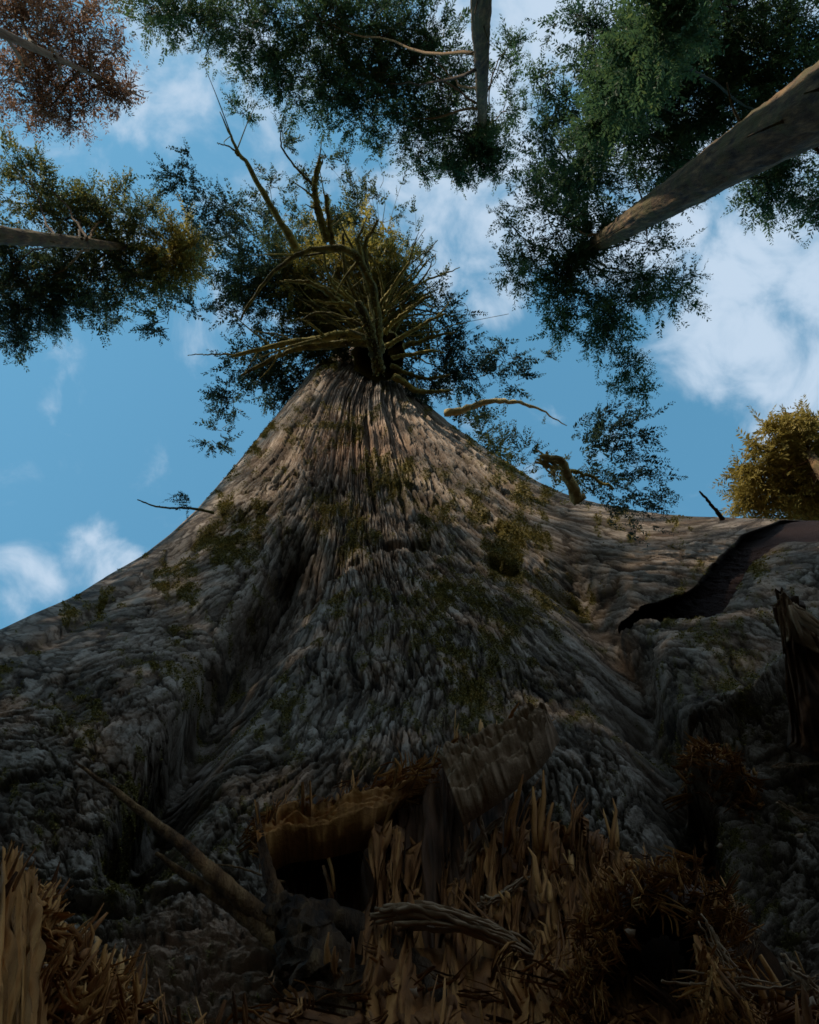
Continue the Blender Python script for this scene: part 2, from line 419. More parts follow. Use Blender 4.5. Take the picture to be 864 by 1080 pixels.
# --- large form
disp = np.zeros((NRt, NC), np.float32)
wx = PX+fbm(U*4, rho/60, s=11)*14; wy = PY+fbm(U*4+9, rho/60, s=12)*14
def groove(pts, w, depth, a=.0):
    d, t = dist_poly(wx, wy, pts)
    ww = w*(1-a*t)
    return -depth*np.exp(-(d/ww)**2)*fr
disp += groove([(322, 592), (300, 640), (262, 700), (222, 765), (185, 830), (150, 900)], 27, .72)
disp += groove([(332, 560), (322, 590), (300, 640), (280, 680)], 8, .14)
disp += groove([(598, 610), (650, 690), (690, 770), (718, 860), (735, 960), (745, 1080)], 24, .45)
brk = ss(fbm(PX/22, PY/22, o=3, s=15), -.45, .15)
disp += groove([(300, 648), (345, 604), (390, 588), (450, 590), (520, 600), (600, 616)], 5, .13)*brk
# the shoulder ledge: the bark above it overhangs the bark below
ly = np.interp(wx, [120, 215, 290, 345, 440, 520, 600, 660], [612, 545, 527, 517, 527, 556, 598, 640]).astype(np.float32)+fbm(PX/16, PY/40, o=4, s=16)*12
below = (PY-ly); shw = ss(wx, 130, 230)*(1-ss(wx, 560, 650))
disp -= .11*ss(below, -3, 7)*np.exp(-np.maximum(below, 0)/42)*shw*fr*(.45+.55*brk)
disp += groove([(0, 690), (80, 655), (150, 617), (215, 567), (285, 533)], 8, .14)
disp += groove([(190, 575), (215, 568)], 8, .14)
disp += groove([(60, 958), (140, 956), (215, 945), (262, 950)], 7, .10)
disp += groove([(530, 545), (600, 590), (660, 640)], 12, .10)
disp += groove([(250, 520), (330, 505), (380, 515), (450, 520), (500, 545)], 5, .06)
disp += groove([(420, 440), (490, 500), (520, 560)], 5, .08)
disp += groove([(360, 400), (350, 450), (345, 500)], 5, .07)
# centre lobe, left lobe, mossy right slab stand forward
blob = lambda x, y, rx, ry: np.exp(-((wx-x)/rx)**2-((wy-y)/ry)**2)*fr
disp += .36*blob(430, 720, 130, 160)+.18*blob(110, 760, 120, 130)+.10*blob(470, 555, 120, 40)
rec = ss(wx, 670, 830)*ss(wy, 680, 900)*fr                              # hollow under the slab, lower right
# --- the open red crack and the slab below it
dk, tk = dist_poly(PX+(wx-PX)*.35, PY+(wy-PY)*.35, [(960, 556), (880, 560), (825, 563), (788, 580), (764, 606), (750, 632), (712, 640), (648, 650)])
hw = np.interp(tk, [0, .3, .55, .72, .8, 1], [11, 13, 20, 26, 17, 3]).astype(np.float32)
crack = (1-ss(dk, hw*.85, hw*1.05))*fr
d2, t2 = dist_poly(wx, wy, [(960, 600), (820, 612), (790, 650), (720, 690)])
disp += .16*np.exp(-(d2/34)**2)*fr*(1-crack)
# --- ragged shelves lower right
for pts, a in (([(690, 745), (740, 750), (800, 735), (840, 700)], .12), ([(712, 812), (750, 815), (800, 835)], .15)):
    dd, _ = dist_poly(wx, wy, pts); disp += a*np.exp(-(dd/13)**2)*fr
# --- lumps and plates
form = disp; disp = np.zeros_like(form)
edgef = np.where(isF[None, :], 1-ss(np.abs(U), .86, .995)*.85, .5).astype(np.float32)
form *= np.where(isF[None, :], 1-ss(np.abs(U), .95, 1.0), 0)
lumps = fbm(U*5, rho/95, o=5, s=21)
disp += lumps*(.04+.05*low)
Uw = 1.35*U/(1+.6*np.clip((rho-230)/450, 0, 1.3))+.07*low*fbm(U*3, rho/140, o=2, s=22)
jx = fbm(Uw*70, rho/13, o=4, s=31, g=.7); jy = fbm(Uw*70+40, rho/13, o=4, s=32, g=.7)      # ragged plate edges
mx = fbm(Uw*9, rho/60, o=2, s=33); my = fbm(Uw*9+20, rho/60, o=2, s=34)
f1, f2, cid, ddx, ddy = worley(Uw*17+jx*.22+mx*.5, rho/78+jy*.14+my*.5, 1, .95)
g1, g2, cid2, gdx, gdy = worley(Uw*44+jx*.45+mx*1.1, rho/33+jy*.30+my*.9, 7, .95)
h1, h2, cid3, hdx, hdy = worley(Uw*100+jx*.8+mx*2.2, rho/14+jy*.55+my*1.6, 13, .95)
edge = ss(f2-f1, .01, .13); edge2 = ss(g2-g1, .01, .16); edge3 = ss(h2-h1, .01, .22)
plate = cid-.5; flake = (cid2-.5)*1.1-gdy*.35+gdx*(cid2-.5)*.8; chipb = (cid3-.5)-hdy*.3
strings = 1-np.abs(fbm(Uw*52+fbm(U*8, rho/40, s=51)*1.2, rho/110, o=4, s=52))*2
striae = fbm(Uw*150, rho/34, o=3, s=53)
upst = fbm(U*11, rho/80, o=4, s=71)                                     # long furrows high up
wa = fbm(U*6, rho/90, o=3, s=131)
fz1 = np.abs(fbm(Uw*13+wa*1.2+jx*.12, rho/230, o=3, s=133)); fz2 = np.abs(fbm(Uw*34+wa*2+jx*.25, rho/105, o=3, s=134))
crev1 = 1-ss(fz1, .0, .075); crev2 = 1-ss(fz2, .0, .10)
gap = fbm(U*9, rho/60, o=3, s=135); crev1 *= ss(gap, -.35, .1); crev2 *= ss(gap, .35, -.1)*.6+.4
rug = fbm(Uw*110, rho/22, o=5, s=136, g=.75)
crk = (1-edge)*.030+(1-edge2)*.016+(1-edge3)*.005
disp += low*(.026*plate+.019*flake+.008*chipb-crk-.055*crev1-.022*crev2+.016*rug+.004*striae)
disp += (1-low)*(.05*upst+.075*plate+.045*flake+.016*chipb-crk*2.6+.010*strings-.10*crev1-.04*crev2+.016*rug+.004*striae)
# --- masks
mn = fbm(PX/38, PY/38, o=5, s=81); mn2 = fbm(PX/9, PY/9, o=4, s=82)
mb = np.zeros_like(disp)
for x, y, r, a in ((270, 540, 24, .7), (235, 568, 36, .6), (385, 498, 20, .8), (425, 520, 40, .6), (470, 545, 40, .5), (545, 590, 42, .6), (480, 690, 75, .55), (560, 670, 70, .55),
                   (520, 765, 45, .8), (150, 890, 42, .9), (60, 790, 60, .25), (760, 700, 60, .5), (700, 640, 40, .4), (440, 430, 26, .6), (500, 470, 30, .5), (560, 505, 30, .6), (180, 600, 40, .4),
                   (640, 560, 40, .35), (120, 700, 60, .25), (620, 760, 50, .35), (330, 760, 60, .15), (370, 560, 40, .4)):
    mb = np.maximum(mb, a*np.exp(-(((PX-x)**2+(PY-y)**2)/r**2)))
moss = ss(mb*.95+mn*.8+mn2*.75+.05+.1*(cid2-.5), .12, 1.10)*fr*(1-crack)
disp += moss*(.008+.012*fbm(PX/5, PY/5, o=3, s=83))*np.clip(px2m/.004, .6, 3)
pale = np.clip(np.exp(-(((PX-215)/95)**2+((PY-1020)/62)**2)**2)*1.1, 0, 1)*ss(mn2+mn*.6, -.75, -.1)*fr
pale = np.maximum(pale, .55*np.exp(-(((PX-385)/60)**2+((PY-470)/26)**2))*fr)  # sunlit patch high on the trunk painted in as paler bark
tone = np.clip((-.02+.30*cid+.45*cid2+.28*cid3+.10*striae+.15*lumps+.12*strings)*(.25+.75*edge)*(.40+.60*edge2)*(.65+.35*edge3)*(1-.75*crev1)*(1-.5*crev2), 0, 1)
nv_ = np.abs((nb*d3).sum(-1)).astype(np.float32); disp *= edgef*np.maximum(np.clip(.12+1.15*nv_, .2, 1), .85*(1-low)*(PX > 0))
toC = CAM-BASE; toC[..., 2] *= .35; toC /= np.linalg.norm(toC, axis=-1, keepdims=True)
SURF = BASE+nb*disp[..., None]+toC*form[..., None]+d3*(crack*.6+rec*.7)[..., None]
idx = np.arange(NRt*NC).reshape(NRt, NC); nx_ = np.roll(idx, -1, 1)
Q = np.stack([idx[:-1], nx_[:-1], nx_[1:], idx[1:]], -1).reshape(-1, 4)
if (np.cross(SURF[NR//2, NF//2+1]-SURF[NR//2, NF//2], SURF[NR//2+1, NF//2]-SURF[NR//2, NF//2])*(CAM-SURF[NR//2, NF//2])).sum() < 0: Q = Q[:, ::-1]
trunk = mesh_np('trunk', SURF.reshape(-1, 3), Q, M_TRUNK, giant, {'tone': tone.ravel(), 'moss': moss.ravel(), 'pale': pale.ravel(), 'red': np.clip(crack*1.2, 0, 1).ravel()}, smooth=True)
# --- moss tufts: little blades rooted in the mossy bark
NRM = grid_normals(SURF)
if (NRM[NR//2, NF//2]*(CAM-SURF[NR//2, NF//2])).sum() < 0: NRM = -NRM
wgt = (np.clip(moss-.12, 0, 1)**1.3*(PY < 1100)*(rho > 60)).ravel(); wgt /= wgt.sum()
NT = 160000
pick = rng.choice(NRt*NC, NT, p=wgt)
p0 = SURF.reshape(-1, 3)[pick]; n0 = NRM.reshape(-1, 3)[pick]; sc_ = px2m.ravel()[pick][:, None]
dr = n0*.9+rng.normal(0, .55, (NT, 3))+np.array([0, 0, -.25]); dr /= np.linalg.norm(dr, axis=1, keepdims=True)
sd = np.cross(dr, rng.normal(0, 1, (NT, 3))); sd /= np.linalg.norm(sd, axis=1, keepdims=True)
ln = sc_*rng.uniform(.8, 2.2, (NT, 1)); wd = sc_*rng.uniform(.5, 1.1, (NT, 1))
V = np.stack([p0-sd*wd, p0+sd*wd, p0+dr*ln], 1).reshape(-1, 3)
mt = rng.uniform(0, 1, NT)**1.4
mesh_np('moss', V, np.arange(NT*3).reshape(-1, 3), M_MOSS, giant, {'tone': np.repeat(mt, 3)})['kind'] = 'stuff'

def on_trunk(px, py, off=0.0):
    """the point of the bark seen at a pixel, lifted off along the normal"""
    k = np.argmin(((PX[:, :NF]-px)**2+(PY[:, :NF]-py)**2))
    i, j = divmod(k, NF)
    return SURF[i, j]+nb[i, j]*off

# ------------------------------------------------------------------ foliage
def leaf_mesh(pos, dirs, length, nleaf=18, lw=.16, tint=None, flat=.75):
    nleaf = int(nleaf*1.7)
    """sprays of flat leaflets: pos (n,3), dirs (n,3), length (n)"""
    n = len(pos)
    d = dirs/np.linalg.norm(dirs, axis=1, keepdims=True)
    rnd = rng.normal(0, 1, (n, 3)); rnd[:, 2] += flat*2.2
    sdv = np.cross(d, rnd); sdv /= np.linalg.norm(sdv, axis=1, keepdims=True)+1e-9
    upv = np.cross(sdv, d)
    t = (np.arange(nleaf)+.5)/nleaf
    side = np.where(np.arange(nleaf) % 2 == 0, 1.0, -1.0)
    t = t[None, :]+rng.normal(0, .03, (n, nleaf))
    base = pos[:, None]+d[:, None]*(t*length[:, None])[..., None]-np.array([0, 0, 1.0])*(t**2*.18*length[:, None])[..., None]
    ldir = d[:, None]*rng.uniform(.35, .9, (n, nleaf, 1))+sdv[:, None]*side[None, :, None]*rng.uniform(.5, 1, (n, nleaf, 1))+upv[:, None]*rng.normal(0, .28, (n, nleaf, 1))
    ldir /= np.linalg.norm(ldir, axis=-1, keepdims=True)
    ll = length[:, None]*(.25*(1-t*.55))*rng.uniform(.6, 1.25, (n, nleaf))
    wv = np.cross(ldir, upv[:, None]+rng.normal(0, .45, (n, nleaf, 3))); wv /= np.linalg.norm(wv, axis=-1, keepdims=True)+1e-9
    ww = ll*lw*rng.uniform(.7, 1.3, (n, nleaf))
    a = base; b = base+ldir*(ll*.5)[..., None]+wv*ww[..., None]; c = base+ldir*ll[..., None]; e = base+ldir*(ll*.5)[..., None]-wv*ww[..., None]
    V = np.stack([a, b, c, e], 2).reshape(-1, 3)
    tn = np.repeat((np.zeros(n) if tint is None else tint), nleaf)+rng.normal(0, .12, n*nleaf)
    return V, np.repeat(np.clip(tn, 0, 1), 4)

def tree(root, trunk_pts, trunk_r, blobs, zfun, mats, spray=.55, nleaf=16, lw=.16, bark=None, limb_r=.05, dens=1.0, tstart=None, limb_name='limb', trunk_mesh=True, limb_mat=None, spread=1.0):
    """blobs: (px, py, rpx, twigs, tint, limb_t) - limb_t: where on the trunk the limb leaves (0 base .. 1 tip), None = no limb"""
    bark = bark or M_BARK
    tp = np.asarray(trunk_pts)
    if trunk_mesh:
        m = MB(); n = 220
        c = curve_pts(tp, n, .0); rr = np.interp(np.linspace(0, 1, n), np.linspace(0, 1, len(trunk_r)), trunk_r)
        sides = 56; tg = np.gradient(c, axis=0); tg /= np.linalg.norm(tg, axis=1, keepdims=True)
        e1 = np.cross(tg, [0.3, 1, 0]); e1 /= np.linalg.norm(e1, axis=1, keepdims=True); e2 = np.cross(tg, e1)
        an = np.arange(sides)/sides*2*np.pi
        A, B = np.meshgrid(an, np.arange(n))
        ridg = 1+.12*fbm(np.cos(A)*2+5, np.sin(A)*2, B*.05, o=4, s=91)+.26*np.abs(fbm(np.cos(A)*5, np.sin(A)*5, B*.16, o=5, s=92))
        G = c[:, None]+(np.cos(A)[..., None]*e1[:, None]+np.sin(A)[..., None]*e2[:, None])*(rr[:, None]*ridg)[..., None]
        ii = np.arange(n*sides).reshape(n, sides); jj = np.roll(ii, -1, 1)
        m.add(G.reshape(-1, 3), np.stack([ii[:-1], jj[:-1], jj[1:], ii[1:]], -1).reshape(-1, 4), None, .5)
        for _ in range(16):
            i = rng.integers(int(n*.3), n-8); a_ = rng.uniform(0, 6.28); o_ = np.cos(a_)*e1[i]+np.sin(a_)*e2[i]; l_ = rr[i]*rng.uniform(.3, 2.2)
            b0 = c[i]+o_*rr[i]*.8; m.tube(curve_pts([b0, b0+o_*(rr[i]*.2+l_*.5), b0+o_*(rr[i]*.2+l_)+np.array([0, 0, -.25])*l_], 7), np.linspace(.035, .01, 7)*(rr[i]/.5)**.7, 6, .25, .3)
        m.build('trunk', bark, root)
    pos = []; dr = []; tn = []; TW = MB()
    for (px, py, rp, nt_, tint, lt) in blobs:
        z = zfun(px, py) if callable(zfun) else zfun
        C = PZ(px, py, z); dist = np.linalg.norm(C-CAM); rm = rp/F*dist
        if lt is not None:
            k = min(.99, max(.3, lt+rng.normal(0, .06)))*(len(tp)-1); i0 = min(int(k), len(tp)-2); S = tp[i0]+(tp[i0+1]-tp[i0])*(k-i0)
            mid = (S+C)/2+np.array([0, 0, np.linalg.norm(C-S)*.10])
            L = curve_pts([S, mid, C], 12, .25)
            mm = MB(); r0 = limb_r*(1+.3*rng.random()); mm.tube(L, np.linspace(r0*.6, r0*.12, 12), 7, .15, rng.random())
            mm.build(limb_name, limb_mat or (M_DARKBARK if bark is M_BARK else bark), root)
        else:
            S = C+rng.normal(0, .3, 3)*rm; L = np.stack([S, C])
        for q in range(max(1, int(nt_*dens*(1.5 if (dens < 1 and tint >= .35) else 1)))):
            v = rng.normal(0, 1, 3); v /= np.linalg.norm(v); v *= rm*rng.uniform(.45, 1.08)**.7*np.array([spread, spread, .8])
            e = C+v
            st = L[rng.integers(int(len(L)*.6), len(L))] if lt is not None else C+v*.1
            st = st*.6+C*.4+rng.normal(0, .12, 3)*rm
            tw = curve_pts([st, (st+e)/2+rng.normal(0, .12, 3)*rm, e], 7)
            TW.tube(tw, np.linspace(limb_r*.22, limb_r*.07, 7), 3, 0, .4)
            ns = rng.integers(4, 9)
            for w in range(ns):
                f = rng.uniform(.25, 1.0); k = f*6; i0 = min(int(k), 5)
                p = tw[i0]+(tw[i0+1]-tw[i0])*(k-i0)+rng.normal(0, .05, 3)*rm
                g = (e-st); g = g/(np.linalg.norm(g)+1e-6)
                pos.append(p); dr.append(g*.8+rng.normal(0, .65, 3)+np.array([0, 0, -.25])); tn.append(tint+rng.normal(0, .1))
    pos = np.array(pos); dr = np.array(dr); tn = np.array(tn)
    ln = spray*rng.uniform(.55, 1.3, len(pos))
    V, T = leaf_mesh(pos, dr, ln, nleaf, lw, tn)
    nq = len(V)//4
    tv = np.concatenate(TW.V); tq = np.concatenate(TW.Q)+len(V)
    Qs = np.concatenate([np.arange(len(V)).reshape(-1, 4), tq])
    mesh_np('crown', np.concatenate([V, tv]), Qs, None, root, {'tone': np.concatenate([T, np.concatenate(TW.A)])}, mats=[mats, bark],
            mat_idx=np.concatenate([np.zeros(nq), np.ones(len(tq))]))
def trunk_line(pA, zA, pB, zB, top=None):
    """a straight trunk through two seen points, run down to the soil"""
    A = PZ(*pA, zA); B = PZ(*pB, zB); g = (B-A)/(B[2]-A[2])
    base = A-g*(A[2]+.3)
    pts = [base, (base+A)/2, A, (A+B)/2, B]
    if top: pts.append(B+g*top)
    return np.array(pts)

TREES = 'trees standing around the giant tree'
# right: straight trunk crossing the upper right corner
tp = trunk_line((864, 110), 11, (622, 262), 28, 6)
r = empty('conifer_tree', tp[0]+[0, 0, .3], 'tall tree whose thick bare trunk slants in across the right side, tufted top', 'tree', TREES)
tree(r, tp, [.74, .60, .44, .35, .23, .09], [
    (585, 235, 45, 20, .35, .86), (560, 275, 36, 18, .45, .93), (605, 310, 48, 34, .3, .95), (655, 320, 46, 36, .25, .9), (690, 290, 40, 18, .3, .88), (720, 305, 26, 9, .2, .87),
    (640, 350, 30, 18, .2, .95), (660, 385, 20, 9, .1, None), (675, 410, 12, 5, .1, None), (560, 200, 30, 12, .3, .93), (590, 345, 22, 8, .3, .97), (540, 290, 20, 8, .4, .97), (650, 265, 25, 8, .2, .9),
    (612, 262, 24, 24, .3, .93), (632, 250, 16, 8, .3, .9), (600, 285, 20, 14, .3, .95), (735, 195, 16, 5, .2, .74), (700, 250, 20, 5, .2, .82), (648, 405, 9, 3, .1, None), (535, 235, 18, 5, .4, .97)],
    lambda x, y: 26.5, M_GREEN, .7, 16, .16, limb_r=.075, dens=1.25)
# upper right, behind it: dense dark crown
tp = trunk_line((735, -20), 17, (612, 170), 33, 5)
r = empty('conifer_tree', tp[0]+[0, 0, .3], 'dense dark green tree in the upper right corner behind the slanting bare trunk', 'tree', TREES)
tree(r, tp, [.36, .3, .24, .2, .13, .05], [
    (700.5, 20, 30, 26, .4, .4), (684.5, 55, 30, 30, .4, .5), (660.5, 95, 26, 28, .35, .6), (640.5, 125, 24, 22, .3, .7), (622.5, 150, 22, 18, .3, .8), (700, 60, 60, 50, .35, .62), (740, 110, 60, 56, .3, .68), (790, 50, 70, 62, .35, .6), (850, 40, 60, 46, .35, .55), (830, 110, 60, 40, .25, .6), (680, 120, 44, 32, .3, .74), (770, 10, 60, 40, .3, .5),
    (640, 60, 40, 16, .15, .66), (620, 20, 34, 12, .1, .6), (600, 195, 36, 24, .2, .92), (575, 170, 30, 12, .25, .95), (640, 190, 40, 12, .2, .9), (690, 180, 36, 10, .2, .8), (830, 195, 40, 26, .2, .65), (800, 190, 24, 10, .2, None),
    (860, 210, 26, 12, .2, None), (570, 110, 26, 6, .2, .85), (610, 110, 30, 10, .2, .8), (720, 160, 40, 22, .25, .78), (900, 150, 60, 30, .25, .55), (560, 90, 14, 3, .2, .85), (650, 230, 26, 6, .2, .9)],
    lambda x, y: np.interp(y, [0, 170], [15.5, 27]) if x % 1 else 29, M_GREEN, .85, 16, .16, limb_r=.08, bark=M_GREENBARK, dens=1.6)
# top
tp = trunk_line((507, -10), 20, (509, 150), 40, 5)
r = empty('conifer_tree', tp[0]+[0, 0, .3], 'dark tree at the top edge with upright slim trunk and crown spreading left', 'tree', TREES)
tree(r, tp, [.42, .34, .25, .20, .12, .05], [
    (160, 10, 34, 22, .55, None), (215, 20, 40, 34, .4, None), (270, 30, 50, 48, .3, None), (330, 20, 50, 50, .3, .55), (390, 30, 55, 54, .3, .6), (330, 70, 44, 42, .3, .62), (285, 75, 28, 18, .25, None), (390, 85, 46, 46, .25, .68),
    (440, 40, 46, 40, .25, .66), (460, 100, 46, 46, .25, .76), (430, 130, 34, 24, .2, .8), (490, 150, 40, 52, .3, .9), (515, 155, 26, 22, .3, .94), (475, 180, 26, 14, .2, .93), (345, 110, 26, 12, .15, None), (300, 105, 20, 7, .15, None),
    (375, 125, 26, 10, .15, .72), (255, 118, 14, 4, .1, None), (530, 60, 20, 5, .2, .7), (540, 110, 20, 5, .2, .8), (545, 40, 14, 3, .2, .66), (525, 180, 16, 5, .2, .97), (400, 150, 16, 5, .1, .8), (440, 170, 18, 5, .1, .88)],
    lambda x, y: 36, M_GREEN, .8, 16, .17, limb_r=.08, dens=1.6)
# left
tp = trunk_line((0, 248), 17, (150, 262), 28, 4)
r = empty('conifer_tree', tp[0]+[0, 0, .3], 'tree at the left edge with its trunk lying level and bushy olive crown', 'tree', TREES)
tree(r, tp, [.3, .25, .18, .14, .09, .04], [
    (10, 180, 34, 12, .6, .55), (30, 210, 34, 18, .6, .6), (70, 225, 26, 14, .55, .68), (110, 220, 32, 26, .55, .75), (150, 225, 30, 20, .5, .82), (190, 265, 34, 64, .95, .92), (170, 290, 30, 30, .6, .9), (140, 290, 36, 34, .35, .85),  # the yellowest tuft carries its sunlight in the tint
    (100, 290, 40, 38, .35, .75), (60, 285, 40, 38, .3, .7), (20, 300, 40, 40, .2, .6), (40, 330, 30, 26, .15, .65), (10, 345, 26, 18, .1, None), (25, 365, 12, 6, .1, None), (70, 320, 22, 14, .2, None), (105, 330, 18, 9, .2, None),
    (5, 240, 24, 8, .5, .55), (120, 255, 26, 16, .6, .8), (-20, 290, 40, 30, .2, .5), (40, 180, 16, 4, .5, .6)],
    lambda x, y: 26, M_GIANT, .62, 16, .18, limb_r=.06, dens=1.5)
# top left: thin crown, the lens flare's warm veil painted into leaf and bark colour
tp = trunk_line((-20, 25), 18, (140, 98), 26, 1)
r = empty('bare_tree', tp[0]+[0, 0, .3], 'thin tree in the upper left corner with sparse twigs painted warm brown for the lens flare glow', 'tree', TREES)
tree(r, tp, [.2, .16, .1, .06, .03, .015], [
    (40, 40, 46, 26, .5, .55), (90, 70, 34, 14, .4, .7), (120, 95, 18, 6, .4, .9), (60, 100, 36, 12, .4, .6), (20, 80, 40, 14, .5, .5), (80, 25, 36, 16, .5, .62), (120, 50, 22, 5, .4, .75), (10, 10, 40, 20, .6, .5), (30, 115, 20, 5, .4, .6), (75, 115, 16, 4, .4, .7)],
    lambda x, y: 24, M_FLARETINT, .8, 14, .12, dens=1.6, bark=mk_bark('flare_tint_bark', (.10, .055, .035), (.18, .11, .07), (.26, .17, .11)), limb_r=.07)
# right: golden lit conifer beyond the root
tp = trunk_line((905, 560), 9, (838, 452), 13.5, .5)
r = empty('young_conifer', tp[0]+[0, 0, .3], 'golden green sunlit conifer rising behind the right shoulder of the giant trunk', 'tree')
tree(r, tp, [.22, .18, .12, .08, .03, .01], [
    (836, 440, 7, 5, .7, .97), (838, 455, 10, 7, .6, .9), (812, 452, 5, 3, .6, .9), (783, 492, 6, 4, .5, .8), (860, 445, 7, 4, .6, .85), (820, 480, 16, 12, .5, .8), (800, 500, 15, 11, .45, .75), (850, 480, 24, 24, .55, .78), (840, 510, 28, 36, .5, .7), (810, 530, 26, 30, .45, .66), (860, 520, 28, 34, .5, .62), (795, 470, 10, 4, .4, .8),
    (870, 460, 18, 14, .5, .7), (790, 525, 14, 10, .4, None), (860, 540, 26, 24, .4, .6), (900, 520, 40, 30, .5, .5)],
    lambda x, y: 12.5, M_GOLD, .52, 20, .13, limb_r=.03)

# ---- crown of the giant: mossy bare limbs and dark sprays
ZC = 17.5
top = np.array([PZ(400, 375, 15), PZ(404, 360, 19), PZ(415, 345, 26), PZ(425, 330, 34)])
tree(giant, top, [.5, .4, .2, .05], [  # high tints in the middle paint sunlit yellow green into the leaves
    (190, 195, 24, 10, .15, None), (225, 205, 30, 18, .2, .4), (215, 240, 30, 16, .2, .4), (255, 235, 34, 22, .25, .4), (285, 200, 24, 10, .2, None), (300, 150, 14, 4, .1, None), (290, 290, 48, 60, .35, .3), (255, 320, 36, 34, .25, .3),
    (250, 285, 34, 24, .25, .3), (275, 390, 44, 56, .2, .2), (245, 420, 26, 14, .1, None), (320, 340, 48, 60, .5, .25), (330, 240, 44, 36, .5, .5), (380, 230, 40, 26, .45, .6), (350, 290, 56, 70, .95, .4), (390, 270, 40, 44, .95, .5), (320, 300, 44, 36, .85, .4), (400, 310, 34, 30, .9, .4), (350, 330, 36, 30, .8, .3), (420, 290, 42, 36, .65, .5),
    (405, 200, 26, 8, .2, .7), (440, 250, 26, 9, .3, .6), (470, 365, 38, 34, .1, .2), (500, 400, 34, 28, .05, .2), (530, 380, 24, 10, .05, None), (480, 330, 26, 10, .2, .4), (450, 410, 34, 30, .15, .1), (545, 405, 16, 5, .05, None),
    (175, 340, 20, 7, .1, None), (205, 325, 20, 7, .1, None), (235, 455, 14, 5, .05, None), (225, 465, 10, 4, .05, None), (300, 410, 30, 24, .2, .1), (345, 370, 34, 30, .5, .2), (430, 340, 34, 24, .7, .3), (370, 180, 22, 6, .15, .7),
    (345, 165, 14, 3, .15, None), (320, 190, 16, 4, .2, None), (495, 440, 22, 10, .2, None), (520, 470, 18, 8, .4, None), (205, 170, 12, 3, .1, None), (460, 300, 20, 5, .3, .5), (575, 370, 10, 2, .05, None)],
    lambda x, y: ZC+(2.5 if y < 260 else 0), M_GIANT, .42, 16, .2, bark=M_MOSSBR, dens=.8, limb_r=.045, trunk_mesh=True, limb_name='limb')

def branch(pts, r0, r1, mat=None, z=15.5, wob=.05, hang=0, n=26, name='branch', shag=120, dz=0.0):
    zz = np.linspace(z, z+dz, len(pts))
    w = np.array([PZ(p[0], p[1], q) for p, q in zip(pts, zz)])
    d = np.linalg.norm(w[0]-CAM)/F
    L = curve_pts(w, n, wob); m = MB()
    m.tube(L, np.linspace(r0*d, r1*d, n)*(1+.18*fbm(np.arange(n)*.5, np.full(n, r0), o=3)), 11, .2, rng.random())
    for _ in range(int(r0) if shag > 40 else 0):                           # forks
        i = rng.integers(n//3, n-3); g = L[min(i+3, n-1)]-L[i]; g /= np.linalg.norm(g); g = g+rng.normal(0, .6, 3); ll = np.linalg.norm(L[-1]-L[0])*rng.uniform(.15, .35)
        q = L[i]+g*ll; m.tube(curve_pts([L[i], (L[i]+q)/2+rng.normal(0, .06, 3)*ll, q], 9), np.linspace(np.interp(i, [0, n-1], [r0, r1])*d*.45, .25*d, 9), 6, .2, rng.random())
    for _ in range(shag):                                              # ragged moss hanging off the limb
        i = rng.integers(0, n-1); f = rng.random(); p = L[i]*(1-f)+L[i+1]*f; rr = np.interp(i, [0, n-1], [r0*d, r1*d])
        a = rng.normal(0, 1, 3); a[2] -= .6; a /= np.linalg.norm(a); q = p+a*rr*.75
        m.tube([q, q+a*rr*.3+[0, 0, -rr*.3], q+a*rr*.4+[0, 0, -rr*rng.uniform(.5, 1.3)]], [rr*.2, rr*.12, rr*.03], 4, 0, rng.random())
    return m.build(name, mat or M_MOSSBR, giant)
branch([(400, 372), (396, 335), (388, 298), (374, 271), (350, 263), (322, 265), (296, 280), (272, 308), (254, 338)], 5.4, 1.0, z=14, n=44, dz=-1.0, shag=220)
branch([(401, 392), (398, 375), (389, 345), (377, 318)], 6.8, 4.5, z=13.0, shag=160)
branch([(313, 264), (290, 222), (264, 178), (247, 150), (232, 118)], 3.8, .5, z=16, shag=90, dz=1)
branch([(253, 165), (242, 155), (229, 151)], 1, .4, z=16.6, shag=0)
branch([(346, 256), (336, 222), (332, 190), (338, 165)], 4.4, 1.6, z=15.5, shag=260)
branch([(352, 260), (349, 235), (344, 205)], 3, 2, z=15.6, shag=260)
branch([(332, 196), (318, 180), (300, 160), (296, 140)], 1.4, .5, z=16, shag=10)
branch([(392, 350), (362, 352), (330, 358), (300, 362), (245, 376)], 6, 1.6, z=14, shag=160, dz=-.6)
branch([(392, 362), (340, 364), (296, 376), (254, 396)], 5, 1.2, z=14.2, shag=120, dz=-.6)
branch([(245, 374), (222, 372), (198, 375)], 1, .4, z=13.6, shag=0)
for e in ([(405, 360), (430, 326), (456, 311)], [(407, 366), (440, 346), (471, 331)], [(410, 372), (448, 358), (482, 350)], [(414, 378), (446, 370), (470, 372)],
          [(398, 330), (414, 304), (432, 276)], [(400, 345), (372, 316), (340, 282)], [(392, 340), (366, 322), (330, 316)], [(396, 352), (372, 338), (338, 330), (312, 338)],
          [(380, 330), (366, 290), (362, 246)], [(372, 320), (352, 300), (342, 262)], [(395, 330), (386, 262), (398, 232)], [(390, 310), (378, 262), (384, 240)],
          [(360, 320), (330, 300), (300, 296)], [(405, 352), (424, 330), (436, 322)], [(412, 385), (440, 398), (474, 395)], [(416, 396), (450, 412), (478, 412)]):
    branch(e, rng.uniform(2.2, 3.8), rng.uniform(.5, 1.2), z=14.5+rng.uniform(-.6, 1.2), shag=110, wob=.05)
